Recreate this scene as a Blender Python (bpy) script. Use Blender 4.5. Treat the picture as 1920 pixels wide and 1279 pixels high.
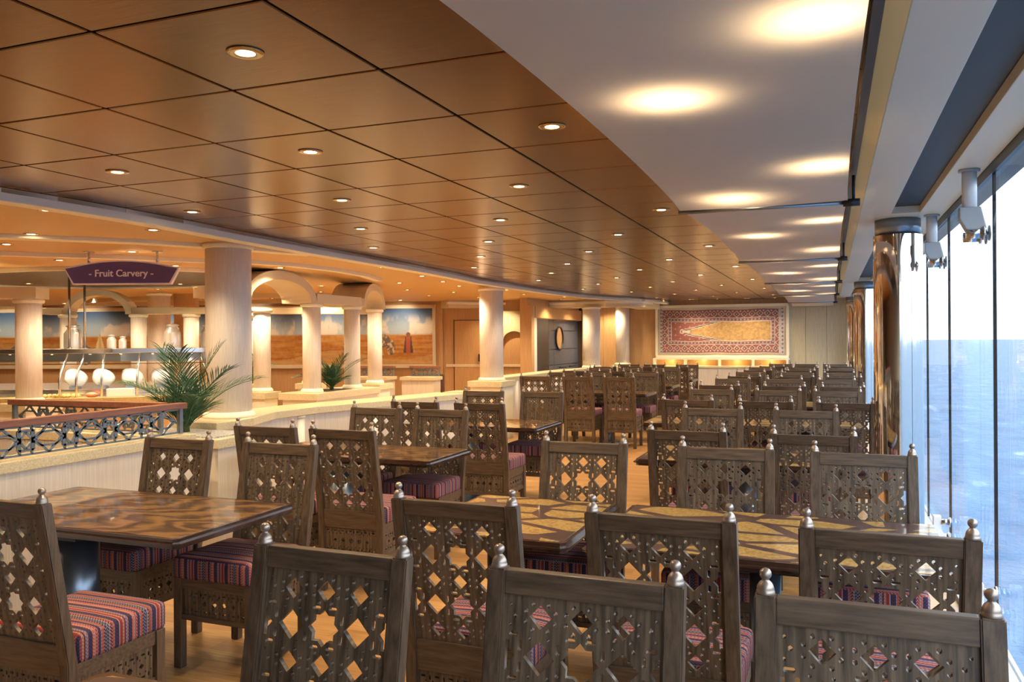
import bpy, bmesh, math, random
import numpy as np
from mathutils import Vector, Matrix

for o in list(bpy.data.objects):
    bpy.data.objects.remove(o)
S = bpy.context.scene
COL = S.collection
R = math.radians

# ------------------------------------------------------------------ camera
YAW, ROLL, EYE = 0.369, 0.0063, 1.57
cam = bpy.data.cameras.new('camera')
cam.sensor_width = 36.0
cam.lens = 1540.0 / 1920.0 * 36.0
cam.shift_y = -2.2 / 1920.0
cam.clip_end = 30000.0
cam.clip_start = 0.05
camo = bpy.data.objects.new('camera', cam)
COL.objects.link(camo)
_f = Vector((-math.sin(YAW), math.cos(YAW), 0))
_r = Vector((math.cos(YAW), math.sin(YAW), 0))
_u = Vector((0, 0, 1))
_ri = _r * math.cos(ROLL) - _u * math.sin(ROLL)
_up = _r * math.sin(ROLL) + _u * math.cos(ROLL)
camo.matrix_world = Matrix(((_ri.x, _up.x, -_f.x, 0), (_ri.y, _up.y, -_f.y, 0),
                            (_ri.z, _up.z, -_f.z, EYE), (0, 0, 0, 1)))
S.camera = camo

# ------------------------------------------------------------------ exposure, sky
S.view_settings.view_transform = 'Standard'
S.view_settings.look = 'None'
S.view_settings.gamma = 1.0
S.view_settings.use_curve_mapping = False
S.view_settings.exposure = 1.12

SKY_STRENGTH = 3.1
W = bpy.data.worlds.new('sky')
S.world = W
W.use_nodes = True
nt = W.node_tree
nt.nodes.clear()
_o = nt.nodes.new('ShaderNodeOutputWorld')
_b = nt.nodes.new('ShaderNodeBackground')
_tc = nt.nodes.new('ShaderNodeTexCoord')
_sx = nt.nodes.new('ShaderNodeSeparateXYZ')
_cr = nt.nodes.new('ShaderNodeValToRGB')
_cr.color_ramp.elements[0].position = 0.0
_cr.color_ramp.elements[0].color = (0.165, 0.235, 0.33, 1)
_cr.color_ramp.elements[1].position = 0.45
_cr.color_ramp.elements[1].color = (1.0, 1.0, 0.99, 1)
_e = _cr.color_ramp.elements.new(0.12)
_e.color = (0.30, 0.36, 0.42, 1)
_nz = nt.nodes.new('ShaderNodeTexNoise')
_nz.inputs['Scale'].default_value = 3.0
_nz.inputs['Detail'].default_value = 5.0
_mp = nt.nodes.new('ShaderNodeMapping')
_mp.inputs['Scale'].default_value = (1, 1, 5)
_nr = nt.nodes.new('ShaderNodeValToRGB')
_nr.color_ramp.elements[0].position = 0.42
_nr.color_ramp.elements[1].position = 0.62
_mx = nt.nodes.new('ShaderNodeMixRGB')
_mx.inputs[2].default_value = (0.66, 0.70, 0.74, 1)
nt.links.new(_tc.outputs['Generated'], _sx.inputs[0])
nt.links.new(_sx.outputs['Z'], _cr.inputs[0])
nt.links.new(_tc.outputs['Generated'], _mp.inputs[0])
nt.links.new(_mp.outputs[0], _nz.inputs['Vector'])
nt.links.new(_nz.outputs['Fac'], _nr.inputs[0])
nt.links.new(_nr.outputs[0], _mx.inputs[0])
nt.links.new(_cr.outputs[0], _mx.inputs[1])
nt.links.new(_mx.outputs[0], _b.inputs[0])
_b.inputs[1].default_value = SKY_STRENGTH
nt.links.new(_b.outputs[0], _o.inputs[0])

DARK_W, CREAM_W, GLOW_W = 30.0, 48.0, 4.6      # watts of the recessed lamps
WARM = (1.0, 0.74, 0.44)

# ------------------------------------------------------------------ helpers
def tag(o, label=None, cat=None, group=None, kind=None):
    if label: o['label'] = label
    if cat: o['category'] = cat
    if group: o['group'] = group
    if kind: o['kind'] = kind
    return o

def empty(name, loc=(0, 0, 0), rz=0.0):
    o = bpy.data.objects.new(name, None)
    o.empty_display_size = 0.1
    COL.objects.link(o)
    o.location = loc
    o.rotation_euler = (0, 0, rz)
    return o

def link(name, me, parent=None, mat=None):
    o = bpy.data.objects.new(name, me)
    COL.objects.link(o)
    if mat is not None and len(me.materials) == 0:
        me.materials.append(mat)
    if parent is not None: o.parent = parent
    return o

def copy_tree(o, parent=None):
    c = o.copy()
    COL.objects.link(c)
    c.parent = parent
    for ch in list(o.children):
        copy_tree(ch, c)
    return c

class MB:
    """collects shapes for ONE mesh object"""
    def __init__(s): s.v = []; s.f = []; s.sm = []
    def add(s, vs, fs, smooth=False):
        n = len(s.v)
        s.v += [tuple(p) for p in vs]
        s.f += [tuple(i + n for i in f) for f in fs]
        s.sm += [smooth] * len(fs)
        return s
    def box(s, x0, x1, y0, y1, z0, z1, M=None):
        vs = [Vector((x, y, z)) for z in (z0, z1) for y in (y0, y1) for x in (x0, x1)]
        if M is not None: vs = [M @ v for v in vs]
        return s.add(vs, [(0, 2, 3, 1), (4, 5, 7, 6), (0, 1, 5, 4), (2, 6, 7, 3), (0, 4, 6, 2), (1, 3, 7, 5)])
    def prism(s, poly, z0, z1):
        n = len(poly)
        a = sum(poly[i][0] * poly[(i + 1) % n][1] - poly[(i + 1) % n][0] * poly[i][1] for i in range(n))
        if a < 0: poly = poly[::-1]
        vs = [(x, y, z0) for x, y in poly] + [(x, y, z1) for x, y in poly]
        fs = [tuple(range(n))[::-1], tuple(range(n, 2 * n))]
        fs += [(i, (i + 1) % n, n + (i + 1) % n, n + i) for i in range(n)]
        return s.add(vs, fs)
    def lathe(s, prof, c=(0, 0, 0), n=20, smooth=True, M=None, caps=True):
        vs = []; fs = []
        for r, z in prof:
            for i in range(n):
                a = 2 * math.pi * i / n
                v = Vector((r * math.cos(a), r * math.sin(a), z))
                if M is not None: v = M @ v
                vs.append((v.x + c[0], v.y + c[1], v.z + c[2]))
        m = len(prof)
        for j in range(m - 1):
            for i in range(n):
                k = (i + 1) % n
                fs.append((j * n + i, j * n + k, (j + 1) * n + k, (j + 1) * n + i))
        s.add(vs, fs, smooth)
        if not caps: return s
        if prof[0][0] > 1e-6: s.f.append(tuple(len(s.v) - m * n + i for i in range(n))[::-1]); s.sm.append(False)
        if prof[-1][0] > 1e-6: s.f.append(tuple(len(s.v) - n + i for i in range(n))); s.sm.append(False)
        return s
    def tube(s, pts, r, n=8, smooth=True):
        pts = [Vector(p) for p in pts]
        rr = r if isinstance(r, (list, tuple)) else [r] * len(pts)
        vs = []; fs = []
        for j, p in enumerate(pts):
            d = (pts[min(j + 1, len(pts) - 1)] - pts[max(j - 1, 0)]).normalized()
            a = Vector((0, 0, 1)) if abs(d.z) < 0.9 else Vector((1, 0, 0))
            e1 = d.cross(a).normalized(); e2 = d.cross(e1).normalized()
            for i in range(n):
                t = 2 * math.pi * i / n
                vs.append(p + e1 * (rr[j] * math.cos(t)) + e2 * (rr[j] * math.sin(t)))
        for j in range(len(pts) - 1):
            for i in range(n):
                k = (i + 1) % n
                fs.append((j * n + i, j * n + k, (j + 1) * n + k, (j + 1) * n + i))
        fs.append(tuple(range(n))[::-1]); m = (len(pts) - 1) * n
        fs.append(tuple(m + i for i in range(n)))
        return s.add(vs, fs, smooth)
    def bar(s, p, q, w, h):
        """square bar from p to q; w across, h along the third axis"""
        p = Vector(p); q = Vector(q); d = (q - p)
        L = d.length; d.normalize()
        a = Vector((0, 0, 1)) if abs(d.z) < 0.95 else Vector((0, 1, 0))
        e1 = d.cross(a).normalized(); e2 = e1.cross(d).normalized()
        vs = []
        for t in (0, L):
            for (i, j) in ((-1, -1), (1, -1), (1, 1), (-1, 1)):
                vs.append(p + d * t + e1 * (i * w / 2) + e2 * (j * h / 2))
        return s.add(vs, [(3, 2, 1, 0), (4, 5, 6, 7), (0, 1, 5, 4), (1, 2, 6, 5), (2, 3, 7, 6), (3, 0, 4, 7)])
    def mesh(s, name, bevel=0.0, seg=2, merge=False):
        me = bpy.data.meshes.new(name)
        me.from_pydata(s.v, [], s.f)
        me.polygons.foreach_set('use_smooth', s.sm)
        bm = bmesh.new(); bm.from_mesh(me)
        bmesh.ops.recalc_face_normals(bm, faces=bm.faces)
        if bevel > 0:
            bmesh.ops.bevel(bm, geom=list(bm.edges), offset=bevel, segments=seg, affect='EDGES', profile=0.6)
        bm.to_mesh(me); bm.free()
        me.update()
        return me
    def build(s, name, mat, parent=None, bevel=0.0, seg=2):
        return link(name, s.mesh(name, bevel, seg), parent, mat)

def struct(name, mb, mat, parent=None, bevel=0.0, label=None, cat=None):
    o = mb.build(name, mat, parent, bevel)
    if parent is None: o['kind'] = 'structure'
    return tag(o, label, cat)

# ------------------------------------------------------------------ materials
def newmat(name):
    m = bpy.data.materials.new(name); m.use_nodes = True
    n = m.node_tree; b = n.nodes['Principled BSDF']
    return m, n, b

def lk(n, a, b): n.links.new(a, b)

def ramp(n, stops, const=False):
    r = n.nodes.new('ShaderNodeValToRGB')
    if const: r.color_ramp.interpolation = 'CONSTANT'
    e = r.color_ramp.elements
    e[0].position, e[0].color = stops[0][0], (*stops[0][1], 1)
    e[1].position, e[1].color = stops[-1][0], (*stops[-1][1], 1)
    for p, c in stops[1:-1]:
        x = e.new(p); x.color = (*c, 1)
    return r

def simple(name, col, rough=0.5, metal=0.0, spec=0.5, coat=0.0, emit=None, estr=0.0):
    m, n, b = newmat(name)
    b.inputs['Base Color'].default_value = (*col, 1)
    b.inputs['Roughness'].default_value = rough
    b.inputs['Metallic'].default_value = metal
    b.inputs['Specular IOR Level'].default_value = spec
    b.inputs['Coat Weight'].default_value = coat
    if emit:
        b.inputs['Emission Color'].default_value = (*emit, 1)
        b.inputs['Emission Strength'].default_value = estr
    return m

def grained(name, c0, c1, scale=(1, 1, 1), nscale=8.0, rough=0.45, metal=0.0, bump=0.0, detail=6.0, coat=0.0, p0=0.3, p1=0.7, spec=0.5, coord='Object', rand=0.0):
    m, n, b = newmat(name)
    tc = n.nodes.new('ShaderNodeTexCoord'); mp = n.nodes.new('ShaderNodeMapping')
    mp.inputs['Scale'].default_value = scale
    nz = n.nodes.new('ShaderNodeTexNoise')
    nz.inputs['Scale'].default_value = nscale; nz.inputs['Detail'].default_value = detail
    nz.inputs['Roughness'].default_value = 0.6
    r = ramp(n, [(p0, c0), (p1, c1)])
    lk(n, tc.outputs[coord], mp.inputs[0]); lk(n, mp.outputs[0], nz.inputs['Vector'])
    if rand:
        oi = n.nodes.new('ShaderNodeObjectInfo'); va = n.nodes.new('ShaderNodeVectorMath'); va.operation = 'ADD'
        ml = n.nodes.new('ShaderNodeMath'); ml.operation = 'MULTIPLY'; ml.inputs[1].default_value = rand
        lk(n, oi.outputs['Random'], ml.inputs[0]); lk(n, mp.outputs[0], va.inputs[0]); lk(n, ml.outputs[0], va.inputs[1])
        lk(n, va.outputs[0], nz.inputs['Vector'])
    lk(n, nz.outputs['Fac'], r.inputs[0]); lk(n, r.outputs[0], b.inputs['Base Color'])
    b.inputs['Roughness'].default_value = rough; b.inputs['Metallic'].default_value = metal
    b.inputs['Coat Weight'].default_value = coat; b.inputs['Specular IOR Level'].default_value = spec
    b.inputs['Coat Roughness'].default_value = 0.06
    if bump:
        bp = n.nodes.new('ShaderNodeBump'); bp.inputs['Strength'].default_value = bump; bp.inputs['Distance'].default_value = 0.002
        lk(n, nz.outputs['Fac'], bp.inputs['Height']); lk(n, bp.outputs[0], b.inputs['Normal'])
    return m

M = {}
M['chair'] = grained('chair_wood', (0.040, 0.025, 0.015), (0.130, 0.084, 0.052), (14, 14, 1.2), 6.0, 0.42, bump=0.10, rand=7.0)
M['chair_h'] = grained('chair_wood_rail', (0.040, 0.025, 0.015), (0.130, 0.084, 0.052), (1.2, 14, 14), 6.0, 0.42, bump=0.10, rand=7.0)
M['chair_p'] = grained('chair_wood_panel', (0.040, 0.026, 0.016), (0.150, 0.104, 0.066), (16, 2, 1.0), 5.0, 0.42, bump=0.08, rand=7.0, p0=0.36, p1=0.66)
M['finial'] = simple('finial_bronze', (0.34, 0.28, 0.24), 0.36, 0.75)
M['table_edge'] = grained('table_edge_wood', (0.022, 0.010, 0.007), (0.060, 0.028, 0.018), (2, 2, 8), 4, 0.22, coat=0.6)
M['pedestal'] = simple('pedestal_steel', (0.16, 0.20, 0.26), 0.28, 0.85)
M['steel'] = simple('brushed_steel', (0.62, 0.63, 0.65), 0.24, 1.0)
M['grey_metal'] = simple('grey_metal', (0.30, 0.34, 0.38), 0.35, 0.8)
M['grey_paint'] = simple('grey_paint', (0.36, 0.40, 0.44), 0.40)
M['white_paint'] = simple('white_paint', (0.72, 0.74, 0.76), 0.40)
M['black'] = simple('black_rubber', (0.012, 0.012, 0.014), 0.5)
M['black_metal'] = simple('black_metal', (0.03, 0.03, 0.03), 0.35, 0.6)
M['cream'] = simple('cream_paint', (0.66, 0.56, 0.38), 0.55)
M['cream_ceiling'] = simple('cream_ceiling', (0.66, 0.43, 0.17), 0.50)
M['cornice'] = simple('cornice_paint', (0.86, 0.80, 0.64), 0.50)
M['beam'] = simple('beam_paint', (0.70, 0.65, 0.50), 0.5)
M['coffer'] = simple('coffer_brown', (0.46, 0.25, 0.10), 0.5)
M['gold'] = simple('gold_trim', (0.80, 0.50, 0.13), 0.40, 0.2)
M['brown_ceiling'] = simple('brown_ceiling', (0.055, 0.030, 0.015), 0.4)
M['stone'] = grained('cream_stone', (0.50, 0.42, 0.25), (0.70, 0.63, 0.44), (1, 1, 1), 90, 0.30, detail=3)
M['granite'] = grained('granite', (0.34, 0.22, 0.08), (0.58, 0.42, 0.20), (1, 1, 1), 110, 0.22, detail=3)
M['column'] = grained('column_laminate', (0.72, 0.65, 0.58), (0.86, 0.80, 0.73), (14, 14, 0.7), 8, 0.42)
M['maple'] = grained('maple_panel', (0.46, 0.27, 0.12), (0.58, 0.36, 0.17), (14, 14, 0.6), 5, 0.38)
M['pale_wood'] = grained('pale_panel', (0.50, 0.41, 0.25), (0.64, 0.55, 0.37), (14, 14, 0.6), 5, 0.40)
M['whitewash'] = grained('whitewash_panel', (0.58, 0.53, 0.46), (0.72, 0.68, 0.61), (16, 16, 0.5), 6, 0.42)
M['rail_wood'] = grained('rail_wood', (0.16, 0.060, 0.035), (0.26, 0.11, 0.07), (6, 1, 6), 6, 0.30)
M['lattice'] = simple('lattice_metal', (0.17, 0.20, 0.23), 0.36, 0.4)
M['navy'] = grained('navy_panel', (0.050, 0.070, 0.115), (0.10, 0.13, 0.19), (1, 1, 10), 5, 0.38)
M['dark_door'] = simple('dark_steel_door', (0.06, 0.08, 0.12), 0.30, 0.8)
M['mirror'] = simple('mirror', (0.86, 0.88, 0.88), 0.02, 1.0)
M['pillar'] = simple('polished_bronze', (0.80, 0.75, 0.68), 0.05, 1.0)
M['fern'] = grained('palm_green', (0.008, 0.045, 0.016), (0.030, 0.115, 0.040), (1, 1, 1), 6, 0.45, rand=9.0)
M['stem'] = simple('palm_stem', (0.05, 0.075, 0.02), 0.5)
M['can'] = simple('milk_can_metal', (0.86, 0.85, 0.82), 0.28, 0.55)
M['china'] = simple('white_china', (0.74, 0.74, 0.72), 0.2)
M['melon'] = grained('melon', (0.72, 0.10, 0.05), (0.85, 0.28, 0.14), (1, 1, 1), 20, 0.4)
M['yellow_fruit'] = grained('yellow_fruit', (0.70, 0.46, 0.10), (0.80, 0.66, 0.30), (1, 1, 1), 30, 0.4)
M['purple'] = simple('sign_purple', (0.115, 0.072, 0.25), 0.5)
M['lilac'] = simple('sign_border', (0.85, 0.80, 0.93), 0.5)
M['lamp_face'] = simple('lamp_face', (1, 0.9, 0.7), 0.5, emit=(1.0, 0.80, 0.50), estr=14.0)
M['brass'] = simple('lamp_ring', (0.60, 0.44, 0.22), 0.22, 1.0)
M['bench'] = grained('bench_fabric', (0.035, 0.018, 0.012), (0.12, 0.05, 0.03), (3, 3, 3), 10, 0.7)
M['skirt'] = simple('dark_skirting', (0.08, 0.05, 0.03), 0.5)
M['pebble'] = grained('pebbles', (0.16, 0.17, 0.19), (0.55, 0.56, 0.58), (1, 1, 1), 60, 0.6, bump=0.8, detail=2)
M['soil'] = simple('soil', (0.03, 0.02, 0.012), 0.9)
M['shell'] = simple('shell_paint', (0.45, 0.36, 0.24), 0.7)

# ceiling panels: satin bronze laminate
m, n, b = newmat('bronze_panel'); M['panel'] = m
tc = n.nodes.new('ShaderNodeTexCoord'); mp = n.nodes.new('ShaderNodeMapping'); mp.inputs['Scale'].default_value = (2.5, 40, 1)
nz = n.nodes.new('ShaderNodeTexNoise'); nz.inputs['Scale'].default_value = 3.0; nz.inputs['Detail'].default_value = 5
r_ = ramp(n, [(0.3, (0.165, 0.088, 0.033)), (0.7, (0.24, 0.132, 0.052))])
lk(n, tc.outputs['Object'], mp.inputs[0]); lk(n, mp.outputs[0], nz.inputs['Vector']); lk(n, nz.outputs['Fac'], r_.inputs[0]); lk(n, r_.outputs[0], b.inputs['Base Color'])
b.inputs['Metallic'].default_value = 0.85; b.inputs['Roughness'].default_value = 0.25

# floor: laminate boards running across the room
m, n, b = newmat('floor_boards'); M['floor'] = m
tc = n.nodes.new('ShaderNodeTexCoord')
bk = n.nodes.new('ShaderNodeTexBrick'); bk.offset = 0.37
bk.inputs['Scale'].default_value = 1.0; bk.inputs['Brick Width'].default_value = 1.25; bk.inputs['Row Height'].default_value = 0.12
bk.inputs['Mortar Size'].default_value = 0.0012
bk.inputs['Color1'].default_value = (0.36, 0.19, 0.070, 1); bk.inputs['Color2'].default_value = (0.50, 0.29, 0.115, 1); bk.inputs['Mortar'].default_value = (0.16, 0.08, 0.03, 1)
mp = n.nodes.new('ShaderNodeMapping'); mp.inputs['Scale'].default_value = (1.5, 22, 1)
nz = n.nodes.new('ShaderNodeTexNoise'); nz.inputs['Scale'].default_value = 3.0; nz.inputs['Detail'].default_value = 8
rr = ramp(n, [(0.3, (0.72, 0.70, 0.68)), (0.7, (1.1, 1.08, 1.05))])
mm = n.nodes.new('ShaderNodeMixRGB'); mm.blend_type = 'MULTIPLY'; mm.inputs[0].default_value = 1.0
lk(n, tc.outputs['Object'], bk.inputs['Vector']); lk(n, tc.outputs['Object'], mp.inputs[0]); lk(n, mp.outputs[0], nz.inputs['Vector'])
lk(n, nz.outputs['Fac'], rr.inputs[0]); lk(n, bk.outputs['Color'], mm.inputs[1]); lk(n, rr.outputs[0], mm.inputs[2]); lk(n, mm.outputs[0], b.inputs['Base Color'])
b.inputs['Roughness'].default_value = 0.33

# kilim cloth: bands along u with zigzags
m, n, b = newmat('kilim_cloth'); M['kilim'] = m
def mth(op, a, c=None, d=None):
    k = n.nodes.new('ShaderNodeMath'); k.operation = op
    for i, x in enumerate((a, c, d)):
        if x is None: continue
        if isinstance(x, (int, float)): k.inputs[i].default_value = x
        else: lk(n, x, k.inputs[i])
    return k.outputs[0]
uv = n.nodes.new('ShaderNodeUVMap'); sp = n.nodes.new('ShaderNodeSeparateXYZ'); lk(n, uv.outputs[0], sp.inputs[0])
oi = n.nodes.new('ShaderNodeObjectInfo')
U = mth('ADD', sp.outputs[0], mth('MULTIPLY', oi.outputs['Random'], 0.7)); V_ = sp.outputs[1]
fu = mth('FRACT', mth('MULTIPLY', U, 5.6))
NAVY, CRE, MAR, ORG, LIL, RED, TAN = (0.016, 0.022, 0.055), (0.30, 0.22, 0.20), (0.075, 0.010, 0.018), (0.34, 0.080, 0.032), (0.145, 0.085, 0.12), (0.23, 0.028, 0.022), (0.28, 0.105, 0.055)
st = [(0.0, NAVY), (0.11, CRE), (0.13, MAR), (0.19, ORG), (0.23, LIL), (0.25, NAVY), (0.36, CRE), (0.38, RED), (0.45, TAN), (0.50, MAR), (0.53, LIL), (0.60, NAVY), (0.70, ORG), (0.75, CRE), (0.77, RED), (0.84, NAVY), (0.90, LIL), (0.93, ORG), (0.98, MAR)]
ra = ramp(n, st, True); lk(n, fu, ra.inputs[0])
st2 = [(p, tuple(min(1, 0.5 * x + y) for x, y in zip(c, ((0.17, 0.125, 0.13) if i % 2 == 0 else (0.06, 0.012, 0.02))))) for i, (p, c) in enumerate(st)]
rb = ramp(n, st2, True); lk(n, fu, rb.inputs[0])
tri = mth('ABSOLUTE', mth('SUBTRACT', mth('FRACT', mth('MULTIPLY', U, 75)), 0.5))
zz = mth('GREATER_THAN', mth('FRACT', mth('ADD', mth('MULTIPLY', V_, 80), mth('MULTIPLY', tri, 1.6))), 0.56)
mk = n.nodes.new('ShaderNodeMixRGB'); lk(n, zz, mk.inputs[0]); lk(n, ra.outputs[0], mk.inputs[1]); lk(n, rb.outputs[0], mk.inputs[2])
lk(n, mk.outputs[0], b.inputs['Base Color']); b.inputs['Roughness'].default_value = 0.85
b.inputs['Specular IOR Level'].default_value = 0.2

# table tops
def top_mat(name, kind):
    m, n, b = newmat(name)
    tc = n.nodes.new('ShaderNodeTexCoord'); mp = n.nodes.new('ShaderNodeMapping')
    oi = n.nodes.new('ShaderNodeObjectInfo'); va = n.nodes.new('ShaderNodeVectorMath'); va.operation = 'ADD'
    ml = n.nodes.new('ShaderNodeMath'); ml.operation = 'MULTIPLY'; ml.inputs[1].default_value = 11.0
    lk(n, oi.outputs['Random'], ml.inputs[0]); lk(n, tc.outputs['Object'], va.inputs[0]); lk(n, ml.outputs[0], va.inputs[1]); lk(n, va.outputs[0], mp.inputs[0])
    if kind == 'veneer':
        mp.inputs['Scale'].default_value = (1.1, 3.2, 1); mp.inputs['Rotation'].default_value = (0, 0, 0.35)
        wv = n.nodes.new('ShaderNodeTexWave'); wv.inputs['Scale'].default_value = 1.3; wv.inputs['Distortion'].default_value = 16.0; wv.inputs['Detail'].default_value = 4.0; wv.inputs['Detail Scale'].default_value = 1.3
        r = ramp(n, [(0.0, (0.030, 0.013, 0.007)), (0.5, (0.095, 0.042, 0.013)), (1.0, (0.22, 0.11, 0.028))])
        lk(n, mp.outputs[0], wv.inputs['Vector']); lk(n, wv.outputs['Color'], r.inputs[0]); lk(n, r.outputs[0], b.inputs['Base Color'])
    else:
        mp.inputs['Scale'].default_value = (1.5, 3.0, 1); mp.inputs['Rotation'].default_value = (0, 0, 0.5)
        vo = n.nodes.new('ShaderNodeTexVoronoi'); vo.feature = 'DISTANCE_TO_EDGE'; vo.inputs['Scale'].default_value = 2.0; vo.inputs['Randomness'].default_value = 0.85
        gt = n.nodes.new('ShaderNodeMath'); gt.operation = 'GREATER_THAN'; gt.inputs[1].default_value = 0.095
        nz = n.nodes.new('ShaderNodeTexNoise'); nz.inputs['Scale'].default_value = 70; nz.inputs['Detail'].default_value = 2
        rg = ramp(n, [(0.38, (0.23, 0.135, 0.038)), (0.58, (0.42, 0.27, 0.085))])
        mx = n.nodes.new('ShaderNodeMixRGB'); mx.inputs[1].default_value = (0.060, 0.032, 0.030, 1)
        lk(n, mp.outputs[0], vo.inputs['Vector']); lk(n, vo.outputs['Distance'], gt.inputs[0]); lk(n, gt.outputs[0], mx.inputs[0])
        lk(n, tc.outputs['Object'], nz.inputs['Vector']); lk(n, nz.outputs['Fac'], rg.inputs[0]); lk(n, rg.outputs[0], mx.inputs[2]); lk(n, mx.outputs[0], b.inputs['Base Color'])
    b.inputs['Roughness'].default_value = 0.30; b.inputs['Coat Weight'].default_value = 0.9 if kind == 'veneer' else 0.45; b.inputs['Coat Roughness'].default_value = 0.05; b.inputs['Specular IOR Level'].default_value = 0.35
    b.inputs['Coat IOR'].default_value = 1.75 if kind == 'veneer' else 1.5
    return m
M['veneer'] = top_mat('table_veneer', 'veneer'); M['inlay'] = top_mat('table_inlay', 'inlay')

# glass and fabric
m, n, b = newmat('window_glass'); M['glass'] = m
n.nodes.clear()
out = n.nodes.new('ShaderNodeOutputMaterial'); mix = n.nodes.new('ShaderNodeMixShader'); tr = n.nodes.new('ShaderNodeBsdfTransparent'); gl = n.nodes.new('ShaderNodeBsdfGlossy')
lw_ = n.nodes.new('ShaderNodeLayerWeight'); lw_.inputs[0].default_value = 0.5
pw_ = n.nodes.new('ShaderNodeMath'); pw_.operation = 'POWER'; pw_.inputs[1].default_value = 5.0; lk(n, lw_.outputs['Facing'], pw_.inputs[0])
fr = n.nodes.new('ShaderNodeMath'); fr.operation = 'MULTIPLY_ADD'; fr.inputs[1].default_value = 0.30; fr.inputs[2].default_value = 0.025; lk(n, pw_.outputs[0], fr.inputs[0])
gl.inputs['Roughness'].default_value = 0.0; tr.inputs[0].default_value = (0.95, 0.98, 1.0, 1)
lk(n, fr.outputs[0], mix.inputs[0]); lk(n, tr.outputs[0], mix.inputs[1]); lk(n, gl.outputs[0], mix.inputs[2]); lk(n, mix.outputs[0], out.inputs[0])
m, n, b = newmat('sail_fabric'); M['fabric'] = m
n.nodes.clear()
out = n.nodes.new('ShaderNodeOutputMaterial'); mix = n.nodes.new('ShaderNodeMixShader'); df = n.nodes.new('ShaderNodeBsdfDiffuse'); tl = n.nodes.new('ShaderNodeBsdfTranslucent')
df.inputs[0].default_value = (0.93, 0.84, 0.68, 1); tl.inputs[0].default_value = (0.75, 0.66, 0.54, 1); mix.inputs[0].default_value = 0.40
lk(n, df.outputs[0], mix.inputs[1]); lk(n, tl.outputs[0], mix.inputs[2]); lk(n, mix.outputs[0], out.inputs[0])

# sea
m, n, b = newmat('sea_water'); M['sea'] = m
tc = n.nodes.new('ShaderNodeTexCoord'); mp = n.nodes.new('ShaderNodeMapping'); mp.inputs['Scale'].default_value = (0.11, 0.05, 1)
nz = n.nodes.new('ShaderNodeTexNoise'); nz.inputs['Scale'].default_value = 1.0; nz.inputs['Detail'].default_value = 9; nz.inputs['Roughness'].default_value = 0.62
bp = n.nodes.new('ShaderNodeBump'); bp.inputs['Strength'].default_value = 1.0; bp.inputs['Distance'].default_value = 3.0
rs = ramp(n, [(0.35, (0.016, 0.062, 0.15)), (0.62, (0.038, 0.105, 0.21)), (0.80, (0.26, 0.31, 0.38))])
lk(n, tc.outputs['Object'], mp.inputs[0]); lk(n, mp.outputs[0], nz.inputs['Vector']); lk(n, nz.outputs['Fac'], bp.inputs['Height']); lk(n, bp.outputs[0], b.inputs['Normal'])
lk(n, nz.outputs['Fac'], rs.inputs[0]); lk(n, rs.outputs[0], b.inputs['Base Color'])
b.inputs['Roughness'].default_value = 0.5
b.inputs['Specular IOR Level'].default_value = 0.12

# printed cloth / painted board: colours stored on the mesh
def print_mat(name, rough):
    m, n, b = newmat(name)
    at = n.nodes.new('ShaderNodeVertexColor'); at.layer_name = 'print'
    lk(n, at.outputs[0], b.inputs['Base Color']); b.inputs['Roughness'].default_value = rough
    return m
M['rug'] = print_mat('rug_print', 0.95); M['mural'] = print_mat('mural_print', 0.6)

# ================================================================== SETTING
ZC = 2.465          # underside of the bronze ceiling
# sea far below
sea = MB(); sea.add([(6, -9600, -25), (9600, -9600, -25), (9600, 9600, -25), (6, 9600, -25)], [(0, 1, 2, 3)])
tag(sea.build('sea', M['sea']), 'blue rippled sea stretching to the horizon outside the windows', 'sea', kind='stuff')

struct('floor', MB().box(-20, 0.72, -3, 20, -0.10, 0.0), M['floor'])

# ---- bronze ceiling: slab with separate square panels
ceil = struct('ceiling', MB().box(-20, 1.0, -3, 20, 2.50, 2.60), M['black'])
pm = MB().box(-0.294, 0.294, -0.294, 0.294, 0.0, 0.03).mesh('ceiling_panel', 0.003, 1)
pm.materials.append(M['panel'])
TX = lambda k: -1.681 - 0.6 * k
TY = lambda j: 2.075 + 0.6 * j
for k in range(-3, 6):
    for j in range(-2, 30):
        if k == 5 and 2 < j < 12: pass
        o = link('ceiling_panel', pm, ceil); o.location = (TX(k), TY(j), ZC)

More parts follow.
